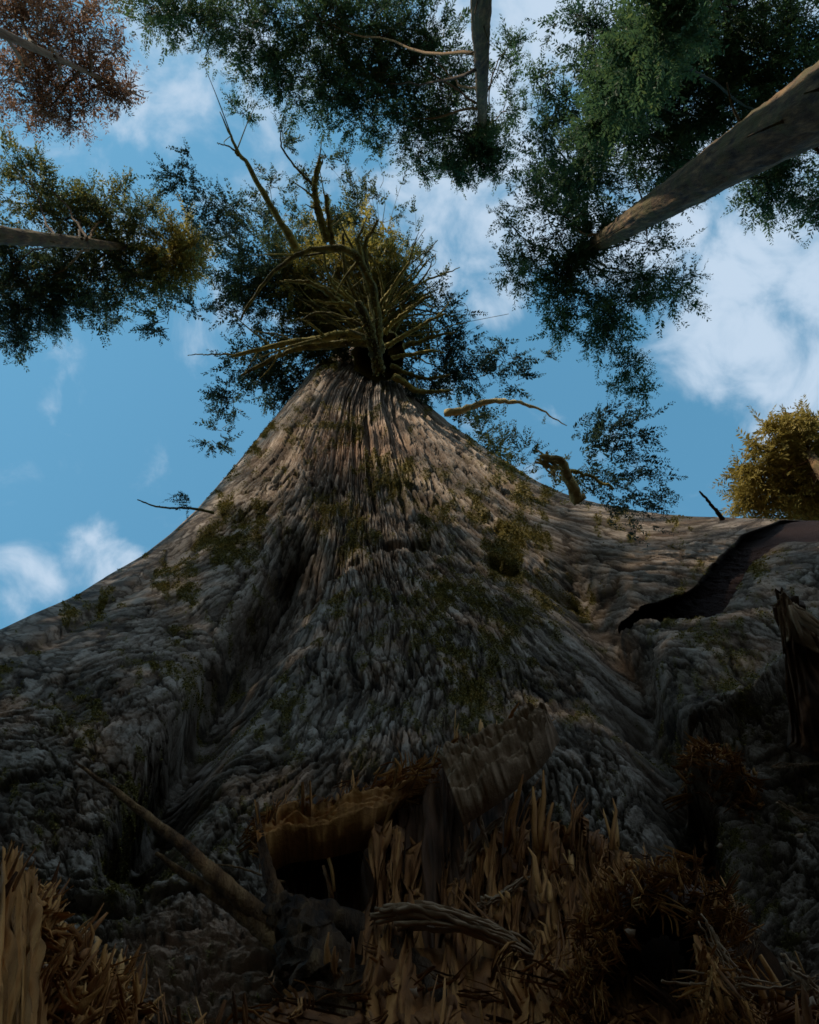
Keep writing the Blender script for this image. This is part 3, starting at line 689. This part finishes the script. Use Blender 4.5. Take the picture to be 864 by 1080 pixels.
for k in range(44):
    a = rng.uniform(-1.95, 1.7); l = rng.uniform(45, 125); s0 = (395+rng.uniform(-20, 12), 345+rng.uniform(-20, 15))
    e = (s0[0]+math.sin(a)*l, s0[1]-math.cos(a)*l*.8)
    branch([s0, ((s0[0]+e[0])/2+rng.uniform(-10, 10), (s0[1]+e[1])/2+rng.uniform(-10, 10)), e], rng.uniform(1.0, 2.2), .4, z=15.5+rng.uniform(-.5, 2), shag=60, wob=.06)
branch([(470, 437), (505, 428), (540, 425), (566, 432), (598, 449)], 4, .4, mat=M_DEADBR, z=9.2, shag=0, n=30)
branch([(612, 526), (600, 508), (588, 490), (570, 481)], 7, 2.4, mat=M_DEADBR, z=5.6, shag=0, n=20, name='branch')
m = MB(); c0 = PZ(588, 492, 5.6)
fibres(m, [c0+rng.normal(0, .05, 3) for _ in range(12)], [PZ(566, 476, 5.6)-c0+rng.normal(0, .04, 3) for _ in range(12)], rng.uniform(.08, .28, 12), rng.uniform(.006, .016, 12), tone=.6)
m.build('splinters', M_DEADBR, giant)
branch([(592, 494), (618, 503), (648, 515)], 2.4, 1.2, z=5.8, shag=10)
branch([(145, 527), (168, 534), (200, 536), (226, 541)], .6, 1.4, z=5.6, shag=0, wob=.01)
b_ = branch([(762, 549), (752, 535), (738, 518)], 2.4, .8, mat=M_DARKBARK, z=4.2, shag=4, name='twig', wob=.01)

def sprays_at(root, blobs, z, mat, spray, name='foliage'):
    pos = []; dr = []; tn = []
    for (px, py, rp, n, tint, ax, ay) in blobs:
        C = PZ(px, py, z); rm = rp/F*np.linalg.norm(C-CAM)
        for k in range(n):
            v = rng.normal(0, .55, 3)*rm; pos.append(C+v)
            g = PZ(px+ax, py+ay, z)-C; g /= np.linalg.norm(g)+1e-6
            dr.append(g*.9+rng.normal(0, .45, 3)); tn.append(tint+rng.normal(0, .1))
    V, T = leaf_mesh(np.array(pos), np.array(dr), spray*rng.uniform(.6, 1.3, len(pos)), 18, .17, np.array(tn))
    return mesh_np(name, V, np.arange(len(V)).reshape(-1, 4), mat, root, {'tone': T})
sprays_at(giant, [(630, 455, 16, 30, .05, 20, -30), (650, 450, 20, 30, .05, 30, -20), (675, 455, 14, 16, .05, 30, -8), (615, 470, 14, 22, .1, 20, -20), (650, 485, 26, 56, .05, 30, 0), (670, 505, 22, 40, .05, 30, 10), (690, 525, 14, 20, .02, 30, 14),
                  (640, 515, 22, 30, .1, 20, 15), (612, 500, 14, 14, .3, 20, 0), (660, 530, 22, 30, .05, 20, 10), (630, 440, 8, 8, .05, 10, -20)], 6.2, M_GIANT, .17)
sprays_at(giant, [(525, 465, 16, 24, .7, 10, -20), (553, 470, 12, 16, .4, 5, -25), (545, 490, 20, 30, .8, 10, -10), (575, 500, 16, 20, .9, 10, -20), (600, 515, 16, 20, .9, 10, -15), (505, 450, 12, 14, .5, 10, -20)], 6.6, M_GIANT, .15)
sprays_at(giant, [(200, 530, 9, 10, .1, -20, -10), (190, 528, 6, 6, .1, -20, -5)], 5.4, M_GIANT, .12)

# ------------------------------------------------------------------ broken wood at the foot
UP = np.array([0, 0, 1.0])
def slab(m, top, bottom, thick, tone=.5, nu=60, nv=40, fib=.012, jag=.03, seed=0, along=False):
    """a torn plank: a sheet between two 3D edges, ragged along the top, with grain ridges and real thickness"""
    A = curve_pts(top, nu); B = curve_pts(bottom, nu)
    j = fbm(np.arange(nu)*.6, np.full(nu, seed+.3), o=4, s=seed)*jag*2 if False else fbm(np.arange(nu)*22.0/nu, np.full(nu, seed+.3), o=5, s=seed)*jag*2
    v = np.linspace(0, 1, nv)
    G = A[:, None]*(1-v)[None, :, None]+B[:, None]*v[None, :, None]
    G = G+(A-B)[:, None]/np.linalg.norm(A-B, axis=1)[:, None, None]*(j[:, None]*(1-v)[None]**3)[..., None]
    du = np.gradient(G, axis=0); dv = np.gradient(G, axis=1); n = np.cross(du, dv); n /= np.linalg.norm(n, axis=-1, keepdims=True)+1e-9
    if (n*(CAM-G)).sum() < 0: n = -n
    UU, VV = np.meshgrid(np.arange(nu), v, indexing='ij')
    if along: h = fib*(fbm(UU*2.5/nu+VV*1.5, VV*10, o=5, s=seed+1)*1.5+fbm(UU*7/nu, VV*16, o=4, s=seed+2)*.8+fbm(UU*16/nu+VV*3, VV*34, o=4, s=seed+5)*.7+fbm(UU*3/nu, VV*2.5, o=2, s=seed+3)*1.4)
    else: h = fib*(fbm(UU*30/nu, VV*2.5, o=5, s=seed+1)*1.6+fbm(UU*7/nu, VV*3, o=3, s=seed+2)*1.5)
    Fr = G+n*h[..., None]; Bk = G-n*thick
    V = np.concatenate([Fr.reshape(-1, 3), Bk.reshape(-1, 3)]); k = nu*nv
    ii = np.arange(k).reshape(nu, nv)
    q = np.stack([ii[:-1, :-1], ii[1:, :-1], ii[1:, 1:], ii[:-1, 1:]], -1).reshape(-1, 4)
    rim = np.concatenate([ii[:, 0], ii[-1, 1:], ii[-2::-1, -1], ii[0, -2:0:-1]]); r2 = np.roll(rim, -1)
    tn = np.clip(tone+.35*fbm(UU*.5, VV*2, o=4, s=seed+4), 0, 1).ravel()
    m.add(V, np.concatenate([q, q[:, ::-1]+k, np.stack([rim, rim+k, r2+k, r2], 1)]), None, np.concatenate([tn, tn]))
def PP(l, d): return np.array([P(x, y, d if np.isscalar(d) else d[i]) for i, (x, y) in enumerate(l)])

# 1. the torn stump shell in the middle
st = empty('broken_stump', (.1, 1.3, 0), 'shattered stump shell with jagged brown torn rim in front of the giant trunk', 'stump')
m = MB()   # overhanging left slab: lit broken front edge, dark underside running back to the trunk
e1 = [(268, 888), (300, 873), (345, 864), (392, 851), (434, 836)]
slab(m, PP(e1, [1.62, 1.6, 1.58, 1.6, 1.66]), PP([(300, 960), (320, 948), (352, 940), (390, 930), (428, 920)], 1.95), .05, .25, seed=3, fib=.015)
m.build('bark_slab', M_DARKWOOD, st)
m = MB()
def PH(l, hd): return np.array([PD(x, y, hd if np.isscalar(hd) else hd[i]) for i, (x, y) in enumerate(l)])
e2 = [(270, 877), (300, 861), (345, 853), (392, 841), (436, 829)]; e3 = [(272, 890), (302, 874), (346, 866), (394, 855), (430, 839)]
slab(m, PH(e2, [.985, .975, .965, .965, .99]), PH(e3, [.975, .965, .95, .95, .985]), .07, .55, nu=130, nv=24, seed=41, fib=.016, jag=.018, along=True)
pts = PP(e1, 1.58); L = curve_pts(pts, 60)
k = rng.integers(0, 60, 420)
fibres(m, L[k]+UP*.012+rng.normal(0, .014, (420, 3)), (L[np.minimum(k+1, 59)]-L[np.maximum(k-1, 0)])+rng.normal(0, .007, (420, 3)), rng.uniform(.03, .12, 420), rng.uniform(.0015, .0045, 420))
m.build('torn_rim', M_WOOD, st)
m = MB()   # pointed slab of bark on the right
slab(m, PH([(466, 805), (505, 788), (545, 768), (580, 753)], [.93, .91, .90, .89]), PH([(478, 838), (512, 818), (550, 790), (577, 764)], [.87, .87, .875, .885]), .06, .45, seed=9, fib=.022, jag=.014, nu=120, along=True)
m.build('bark_slab', M_GREYWOOD, st)
m = MB()
for k in range(70):
    x = rng.uniform(395, 560); y = np.interp(x, [395, 470, 560], [832, 800, 768])+rng.normal(0, 7)
    q = P(x, y, rng.uniform(1.52, 1.66)); g = P(x+rng.uniform(-10, 60), y-rng.uniform(-6, 30), 1.6)-q
    fibres(m, [q], [g+rng.normal(0, .03, 3)], [rng.uniform(.04, .15)], [rng.uniform(.002, .007)])
fibres(m, [P(455, 812, 1.58)], [P(479, 765, 1.6)-P(455, 812, 1.58)], [.125], [.004], tone=.8)
m.build('torn_fibres', M_WOOD, st)
m = MB()   # upright fibrous wall under the rim
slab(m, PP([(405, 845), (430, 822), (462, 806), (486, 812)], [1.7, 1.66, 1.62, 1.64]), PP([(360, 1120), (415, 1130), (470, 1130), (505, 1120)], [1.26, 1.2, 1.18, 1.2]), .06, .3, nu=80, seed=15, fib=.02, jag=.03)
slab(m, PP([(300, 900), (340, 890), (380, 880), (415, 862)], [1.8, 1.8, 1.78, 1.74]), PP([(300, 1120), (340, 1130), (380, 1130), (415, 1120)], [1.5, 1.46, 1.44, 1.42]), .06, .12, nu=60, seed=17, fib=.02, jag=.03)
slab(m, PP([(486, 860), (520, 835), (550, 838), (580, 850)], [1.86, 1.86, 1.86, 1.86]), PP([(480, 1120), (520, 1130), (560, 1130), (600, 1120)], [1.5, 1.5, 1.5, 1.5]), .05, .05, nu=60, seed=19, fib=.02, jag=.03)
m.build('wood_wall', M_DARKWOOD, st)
m = MB()
n = 60
x = rng.uniform(350, 600, n); y = rng.uniform(900, 1040, n)
bs = np.array([P(a, b, c) for a, b, c in zip(x, y, np.interp(y, [900, 1040], [1.48, 1.24])+rng.normal(0, .03, n))])
fan = np.array([P(a+(a-460)*.25, b-60, 1.5) for a, b in zip(x, y)])-bs
fibres(m, bs, fan+rng.normal(0, .022, (n, 3)), rng.uniform(.08, .26, n), rng.uniform(.002, .008, n), tone=.32)
m.build('splinters', M_WOOD, st)

# 2. fan of tall pointed splinters, right of the shell
sf = empty('splintered_wood', P(600, 1150, 1.4)*[1, 1, 0], 'upright fan of pointed orange brown splinters right of the stump shell', 'splintered wood')
m = MB()
tips = [(566, 848, 22), (582, 872, 16), (611, 864, 18), (600, 882, 14), (628, 886, 16), (642, 892, 12), (549, 880, 14), (655, 905, 12), (535, 905, 14), (520, 878, 8)]
tips += [(rng.uniform(385, 660), rng.uniform(880, 975), rng.uniform(6, 20)) for _ in range(40)]
for (x, y, w) in tips:
    d = np.interp(y, [850, 980], [1.5, 1.3])+rng.uniform(-.05, .05)
    bx = x+(x-600)*.1+rng.uniform(-6, 6)
    tpz = P(x, y, d); bt = P(bx, 1130, d*.80)
    slab(m, [P(x-2, y+8, d), tpz, P(x+3, y+6, d)], [P(bx-w, 1120, d*.78), bt, P(bx+w, 1120, d*.78)], .02, rng.uniform(.2, .4), nu=30, nv=40, seed=int(x), fib=.011, jag=.03)
m.build('splinter_blade', M_WOOD, sf)
m = MB(); n = 60
x = rng.uniform(525, 660, n); y = rng.uniform(880, 1060, n)
bs = np.array([P(a, b, c) for a, b, c in zip(x, y, np.interp(y, [880, 1060], [1.40, 1.12])+rng.normal(0, .025, n))])
gd = np.array([P(a+(a-600)*.12, b-60, 1.45) for a, b in zip(x, y)])-bs
fibres(m, bs, gd+rng.normal(0, .016, (n, 3)), rng.uniform(.06, .2, n), rng.uniform(.002, .007, n), tone=.38)
m.build('splinters', M_WOOD, sf)

# pale loose strips lying across
def strip(name, pts, d, r0, r1, mat, label, cat, strands=3, group=None, tone=.6):
    w = PP(pts, d); m = MB()
    for k in range(strands*3):
        o = rng.normal(0, r0*.6, 3)*(k > 0)
        L = curve_pts(w+o*np.linspace(1, .35, len(w))[:, None], 34, .008)
        a0, a1 = (0, 34) if k == 0 else (rng.integers(0, 8), rng.integers(22, 34)); L = L[a0:a1]
        m.tube(L, np.linspace(r0, r1, a1-a0)*rng.uniform(.25, .55), 6, .35, np.clip(tone+rng.normal(0, .15), 0, 1), flat=.6)
    return tag(m.build(name, mat), label, cat, group)
strip('wood_strip', [(392, 968), (432, 962), (475, 970), (520, 985), (560, 1006), (604, 1034)], [1.24, 1.22, 1.2, 1.2, 1.2, 1.18], .013, .005, M_GREYWOOD, 'long curling pale grey bark strip lying across the foot of the stump', 'bark strip', 7)
strip('wood_strip', [(503, 832), (509, 870), (515, 900), (521, 925)], 1.4, .007, .002, M_GREYWOOD, 'thin pale sliver hanging straight down below the pointed bark slab', 'wood sliver', 2)
strip('wood_strip', [(500, 958), (522, 948), (545, 930), (560, 925)], [1.3, 1.3, 1.31, 1.32], .009, .003, M_GREYWOOD, 'short pale torn strip reaching right above the curling bark strip', 'wood sliver', 3)
strip('wood_strip', [(487, 925), (500, 895), (522, 872), (533, 858)], [1.4, 1.42, 1.44, 1.45], .010, .003, M_GREYWOOD, 'forked pale splinter leaning right below the hanging sliver', 'wood sliver', 4)

# 3. dark bent branch stubs on the left
bs_ = empty('broken_branch', P(290, 1150, 1.2)*[1, 1, 0], 'forked brown broken branch whose two bare prongs point up to the left', 'branch')
def prong(pts, d, r0, r1, name, tone=.5, mat=M_STICK, rough=.12):
    m = MB(); L = curve_pts(PP(pts, d), 40, .004)
    m.tube(L, np.interp(np.linspace(0, 1, 40), [0, .8, 1], [r1*.5, r0*.75, r0*.8]), 10, rough, tone); return m.build(name, mat, bs_)
prong([(79, 803), (130, 842), (190, 890), (240, 935), (300, 985)], [1.55, 1.48, 1.4, 1.34, 1.3], .021, .004, 'prong')
prong([(165, 900), (205, 928), (250, 960), (300, 1000)], [1.42, 1.38, 1.33, 1.28], .019, .007, 'prong', .7)
prong([(271, 846), (277, 890), (292, 940), (318, 1010)], [1.42, 1.38, 1.33, 1.27], .02, .007, 'stub', .2)
prong([(225, 912), (262, 918), (300, 930)], [1.5, 1.45, 1.4], .003, .002, 'twig', .8)
m = MB()
m.tube(curve_pts(PP([(285, 955), (320, 990), (345, 1030), (350, 1080), (350, 1190)], [1.34, 1.27, 1.2, 1.15, 1.1]), 40, .01), np.interp(np.linspace(0, 1, 40), [0, .3, .6, 1], [.025, .045, .055, .07]), 26, .22, .3)
m.tube(curve_pts(PP([(290, 965), (340, 965), (385, 985), (440, 1020), (470, 1060)], [1.34, 1.32, 1.28, 1.2, 1.12]), 30, .01), np.linspace(.03, .014, 30), 10, .2, .3)
m.build('knot', M_DARKBARK, bs_)

# 4. shredded wood clump, lower left
sh = empty('shredded_wood', P(40, 1180, 1.0)*[1, 1, 0], 'shredded orange wood clump with blunt upright posts in the lower left corner', 'shredded wood')
m = MB()
for (x, y, w) in ((8, 905, 20), (32, 925, 13), (18, 940, 10), (45, 945, 9), (-15, 920, 16)):
    d = rng.uniform(1.0, 1.1)
    slab(m, [P(x-w*.7, y+4, d), P(x, y-4, d), P(x+w*.7, y+5, d)], [P(x-w-8, 1120, d*.78), P(x-8, 1125, d*.77), P(x+w-8, 1120, d*.78)], .03, rng.uniform(.4, .65), nu=24, nv=40, seed=abs(int(x*3)), fib=.01, jag=.012)
m.build('post', M_WOOD, sh)
m = MB(); n = 620
x = rng.uniform(-30, 150, n); y = np.interp(x, [-30, 40, 70, 100, 160], [930, 950, 990, 1020, 1075])+rng.uniform(0, 110, n)
bs = np.array([P(a, b, c) for a, b, c in zip(x, y, np.interp(y, [900, 1150], [1.08, .92])+rng.normal(0, .03, n))])
fibres(m, bs, rng.normal(0, .5, (n, 3))+UP*.9, rng.uniform(.02, .065, n), rng.uniform(.002, .0065, n), bend=.3, tone=.5)
fibres(m, [P(18, 988, 1.0), P(70, 1010, 1.0)], [P(65, 964, 1.02)-P(18, 988, 1.0), P(110, 950, 1.02)-P(70, 1010, 1.0)], [.08, .1], [.005, .005], tone=.8)
m.build('fibres', M_WOOD, sh)
m = MB()
gx, gy = np.meshgrid(np.linspace(-80, 170, 50), np.linspace(0, 1, 30), indexing='ij')
tpy = np.interp(gx, [-80, 40, 70, 100, 170], [950, 965, 1003, 1032, 1085]); yy = tpy+gy*(1260-tpy)
dd = np.interp(yy, [900, 1260], [1.1, .85])+.05*fbm(gx/18, yy/18, o=4, s=5)
V = P(gx.ravel(), yy.ravel(), dd.ravel()[:, None]); ii = np.arange(1500).reshape(50, 30)
m.add(np.concatenate([V, V+[0, .12, -.02]]), np.concatenate([np.stack([ii[:-1, :-1], ii[1:, :-1], ii[1:, 1:], ii[:-1, 1:]], -1).reshape(-1, 4)]), None, .4)
m.build('rotten_core', M_DARKWOOD, sh)

# 5. hollow log end, lower right
hl = empty('hollow_log', P(690, 1180, 1.0)*[1, 1, 0], 'hollow rotten log end with shaggy orange rim around a black hole', 'log')
m = MB(); rim = [(628, 1075), (633, 1040), (645, 1000), (662, 970), (690, 952), (722, 955), (742, 985), (750, 1030), (752, 1080)]
RL = curve_pts(PP(rim, 1.08), 70)
BL = curve_pts(PP([(655, 1075), (658, 1045), (664, 1015), (674, 995), (692, 985), (712, 988), (724, 1008), (730, 1040), (730, 1080)], 1.5), 70)
v = np.linspace(0, 1, 24)
G = RL[:, None]*(1-v)[None, :, None]+BL[:, None]*v[None, :, None]
cen = RL.mean(0)
gn = RL-cen; gn /= np.linalg.norm(gn, axis=1, keepdims=True)
uu, vv = np.meshgrid(np.arange(70), np.arange(24), indexing='ij')
G += gn[:, None]*(.018*fbm(uu*.4, vv*.3, o=4, s=6))[..., None]
Og = G+gn[:, None]*np.interp(v, [0, .1, 1], [.008, .035, .06])[None, :, None]
ii = np.arange(70*24).reshape(70, 24); k = 70*24
q = np.stack([ii[:-1, :-1], ii[1:, :-1], ii[1:, 1:], ii[:-1, 1:]], -1).reshape(-1, 4)
m.add(np.concatenate([G.reshape(-1, 3), Og.reshape(-1, 3)]), np.concatenate([q, q[:, ::-1]+k, np.stack([ii[:-1, 0], ii[1:, 0], ii[1:, 0]+k, ii[:-1, 0]+k], 1)]), None, .25)
c_ = len(G.reshape(-1, 3))
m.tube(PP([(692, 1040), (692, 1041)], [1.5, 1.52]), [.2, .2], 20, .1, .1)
m.build('log_wall', M_DARKWOOD, hl)
m = MB(); n = 650
k = rng.integers(0, 70, n); t = rng.uniform(0, 1, n)
bs = RL[k]+gn[k]*(t*.05)[:, None]+rng.normal(0, .006, (n, 3))
fibres(m, bs, gn[k]*.15+rng.normal(0, .7, (n, 3)), rng.uniform(.015, .045, n), rng.uniform(.0012, .003, n), bend=.4, tone=.38)
m.build('fibre_rim', M_WOOD, hl)
m = MB(); n = 320
x = rng.uniform(738, 800, n); y = np.interp(x, [738, 800], [990, 1070])+rng.uniform(0, 90, n)
bs = np.array([P(a, b, c) for a, b, c in zip(x, y, rng.uniform(1.0, 1.12, n))])
fibres(m, bs, np.array([P(a+12, b+40, 1.02) for a, b in zip(x, y)])-bs+rng.normal(0, .02, (n, 3)), rng.uniform(.03, .1, n), rng.uniform(.0015, .004, n), tone=.48)
x = rng.uniform(735, 765, 90); y = rng.uniform(950, 985, 90)
bs = np.array([P(a, b, c) for a, b, c in zip(x, y, rng.uniform(1.1, 1.16, 90))])
fibres(m, bs, rng.normal(0, 1, (90, 3))+UP*.3, rng.uniform(.02, .05, 90), rng.uniform(.0015, .004, 90), tone=.5)
m.build('shredded_side', M_WOOD, hl)

# 6. litter of shreds filling the foot of the picture
def mound():
    m = MB(); nu, nv = 300, 130
    gx, gy = np.meshgrid(np.linspace(-140, 1010, nu), np.linspace(0, 1, nv), indexing='ij')
    tpy = np.interp(gx, [-140, 100, 270, 330, 400, 470, 560, 640, 760, 864, 1010], [1120, 1110, 1075, 1030, 1000, 1000, 1020, 1050, 1065, 1050, 1060])
    yy = tpy+gy*(1900-tpy)
    d = ray(gx.ravel(), np.minimum(yy, 1900).ravel())
    dd = np.interp(yy, [1000, 1100, 1300, 1900], [1.22, 1.04, .9, .65])+.06*fbm(gx/40, yy/40, o=5, s=8)+.03*fbm(gx/9, yy/16, o=4, s=88)
    V = CAM+d*dd.reshape(-1, 1); V[:, 2] = np.maximum(V[:, 2], -.05)
    V2 = V.reshape(nu, nv, 3); back = V2[:, 0]+np.array([0, .5, -.7])
    ii = np.arange(nu*nv).reshape(nu, nv); k = nu*nv+np.arange(nu)
    q = np.stack([ii[:-1, :-1], ii[1:, :-1], ii[1:, 1:], ii[:-1, 1:]], -1).reshape(-1, 4)
    q2 = np.stack([k[:-1], k[1:], ii[1:, 0], ii[:-1, 0]], 1)
    m.add(np.concatenate([V, back]), np.concatenate([q, q2]), None, .3)
    n = 1100
    kk = rng.integers(0, nu*48, n); a, b = kk//48, kk % 48
    bs = V2[a, b]+rng.normal(0, .012, (n, 3)); bs += (CAM-bs)*.01
    fibres(m, bs, rng.normal(0, 1, (n, 3))*[1, .4, .35]+UP*.08, rng.uniform(.02, .10, n), rng.uniform(.0015, .006, n), bend=.35, tone=.4)
    o = m.build('wood_debris', M_WOOD2)
    tag(o, 'heap of shredded orange brown wood fibres covering the ground at the tree foot', 'debris', kind='stuff')
M_WOOD2 = mk_wood('heap_wood', [(.2, (.026, .009, .003)), (.43, (.18, .065, .017)), (.7, (.40, .17, .048)), (.97, (.58, .34, .13))])
mound()

# 7. right side: broken shard, ledge of crumbled wood, twigs and chips
sd_ = empty('wood_shard', P(850, 1000, 1.7)*[1, 1, 0], 'pointed broken wood shard with tip painted pale as if lit, standing at the right edge', 'wood shard')
m = MB()
slab(m, PP([(819, 640), (824, 626), (845, 645), (880, 690)], [1.9, 1.9, 1.9, 1.9]), PP([(836, 780), (850, 790), (880, 800), (930, 800)], [1.8, 1.8, 1.8, 1.8]), .07, .25, nu=40, nv=60, seed=33, fib=.02, jag=.01)
m.build('shard_body', M_DARKWOOD, sd_)
m = MB()  # light on the shard's tip put into a paler wood colour
slab(m, PP([(820, 634), (826, 624), (840, 640)], 1.86), PP([(826, 690), (834, 676), (866, 690)], 1.85), .02, .6, nu=22, nv=24, seed=35, fib=.008, jag=.006)
fibres(m, [P(838, 640, 1.85), P(845, 655, 1.85), P(824, 640, 1.85)], [P(868, 690, 1.84)-P(838, 640, 1.85), P(875, 700, 1.84)-P(845, 655, 1.85), P(820, 690, 1.84)-P(824, 640, 1.85)], [.16, .16, .13], [.008, .008, .005], tone=.6)
m.build('lit_tip', M_GREYWOOD, sd_)
m = MB(); n = 260
x = rng.uniform(708, 806, n); y = np.interp(x, [708, 806], [806, 838])+rng.normal(0, 9, n)
bs = np.array([on_trunk(a, b, .03) for a, b in zip(x, y)])
fibres(m, bs, rng.normal(0, 1, (n, 3))*[1, .5, .5], rng.uniform(.02, .09, n), rng.uniform(.002, .008, n), bend=.3, tone=.35)
tag(m.build('crumbled_wood', M_WOOD), 'ledge of crumbling reddish brown wood in the dark hollow on the right', 'rotten wood', kind='stuff')
TW = 'thin loose twigs in the dark lower right'
for pts, d, r0, lab in (([(700, 1036), (760, 1040), (830, 1040), (880, 1025)], 1.02, .0045, 'longest loose twig lying level along the bottom right'), ([(738, 965), (775, 1030), (800, 1050)], 1.04, .004, 'loose twig slanting down to the right beside the hollow log'),
                        ([(775, 964), (793, 961)], 1.1, .004, 'short pale twig end poking right from the hollow log'), ([(798, 975), (797, 1004)], 1.2, .002, 'fine upright stalk right of the hollow log'),
                        ([(830, 1015), (864, 1045), (885, 1075)], 1.0, .007, 'stout reddish twig crossing the bottom right corner'), ([(812, 808), (840, 806), (870, 803)], 1.9, .004, 'pale level twig at the right edge under the wood shard'), ([(820, 845), (850, 862), (880, 858)], 1.9, .004, 'bent twig below the pale level twig at the right edge')):
    strip('loose_twig', pts, d, r0, r0*.4, M_GREYWOOD, lab, 'twig', 2, TW, .5)
def chip(px, py, d, rp, label):
    m = MB(); c = P(px, py, d); rm = .62*rp/F*d; t = np.array([rng.normal(0, 1, 3) for _ in range(3)]); t /= np.linalg.norm(t, axis=1)[:, None]
    an = np.linspace(0, 2*np.pi, 8)[:-1]; n = c-CAM; n /= np.linalg.norm(n); e1 = np.cross(n, UP); e1 /= np.linalg.norm(e1); e2 = np.cross(e1, n)
    rr = rm*rng.uniform(.6, 1.25, 7)
    V0 = c+np.outer(np.cos(an)*rr, e1)+np.outer(np.sin(an)*rr, e2)+rng.normal(0, rm*.2, (7, 3)); V1 = V0+n*rm*.5
    k = np.arange(7); k2 = (k+1) % 7
    m.add(np.concatenate([V0, V1, [c-n*rm*.2], [c+n*rm*.6]]), np.stack([k, k2, k2+7, k+7], 1), np.concatenate([np.stack([k2, k, np.full(7, 14)], 1), np.stack([k+7, k2+7, np.full(7, 15)], 1)]), rng.uniform(.3, .8))
    tag(m.build('wood_chip', M_PALE, smooth=False), label, 'wood chip', 'pale wood chips among the debris')
chip(671, 938, 1.22, 6, 'pale wood chip higher up left of the hollow log rim'); chip(665, 983, 1.06, 6, 'brightest pale chip stuck on the left rim of the hollow log')
chip(773, 998, 1.1, 4, 'small pale chip in the gap right of the hollow log'); chip(49, 1020, .93, 5, 'pale chip lying on the shredded clump in the lower left')
chip(438, 1046, 1.1, 7, 'tan chip low in the middle of the debris heap'); chip(359, 1014, 1.12, 3, 'tiny pale chip on the knot of the forked branch')
chip(843, 882, 1.75, 5, 'yellowish chip in the dark hollow at the right edge'); chip(758, 893, 1.75, 4, 'dull chip in the hollow left of the yellowish chip'); chip(858, 1058, .95, 6, 'reddish chip in the bottom right corner')

# ------------------------------------------------------------------ the rest of the wood around (out of frame), plus trees added to shade the trunk
def forest():
    n = 5200
    a = rng.uniform(0, 2*np.pi, n); rr = rng.uniform(24, 40, n); z = rng.uniform(0, 1, n)**.8*rr*.22
    pos = np.stack([rr*np.cos(a), rr*np.sin(a)+2, z], 1)
    V, T = leaf_mesh(pos, rng.normal(0, 1, (n, 3))+[0, 0, -.3], rng.uniform(2.2, 4.5, n), 12, .22, np.full(n, .3))
    m = mesh_np('forest', V, np.arange(len(V)).reshape(-1, 4), M_GREEN, None, {'tone': T})
    tag(m, 'dark surrounding wood closing the view beyond the clearing', 'forest', kind='stuff')
forest()
def shade_tree(x, y, z0, z1, rad, n, label):
    r = empty('conifer_tree', (x, y, 0), label, 'tree', TREES)
    m = MB(); m.tube(curve_pts([[x, y, -.3], [x, y+.2, z1*.5], [x, y, z1+1]], 30), np.linspace(.5, .08, 30), 12, .08); m.build('trunk', M_BARK, r)
    v = rng.normal(0, 1, (n, 3)); v /= np.linalg.norm(v, axis=1)[:, None]; v *= rng.uniform(0, 1, (n, 1))**.4
    pos = np.array([x, y, (z0+z1)/2])+v*[rad, rad, (z1-z0)/2]
    V, T = leaf_mesh(pos, v+rng.normal(0, .4, (n, 3))+[0, 0, -.3], rng.uniform(.8, 1.7, n), 14, .2, np.full(n, .35))
    mesh_np('crown', V, np.arange(len(V)).reshape(-1, 4), M_GREEN, r, {'tone': T})
shade_tree(-10.6, -12.4, 4.5, 16.5, 7.2, 4600, 'unseen full crowned tree added behind the viewer to keep sun off the lower trunk')
shade_tree(-26.5, -31.5, 24, 42, 7.5, 1500, 'unseen tall thin crowned tree added far behind the viewer to dapple the sun')
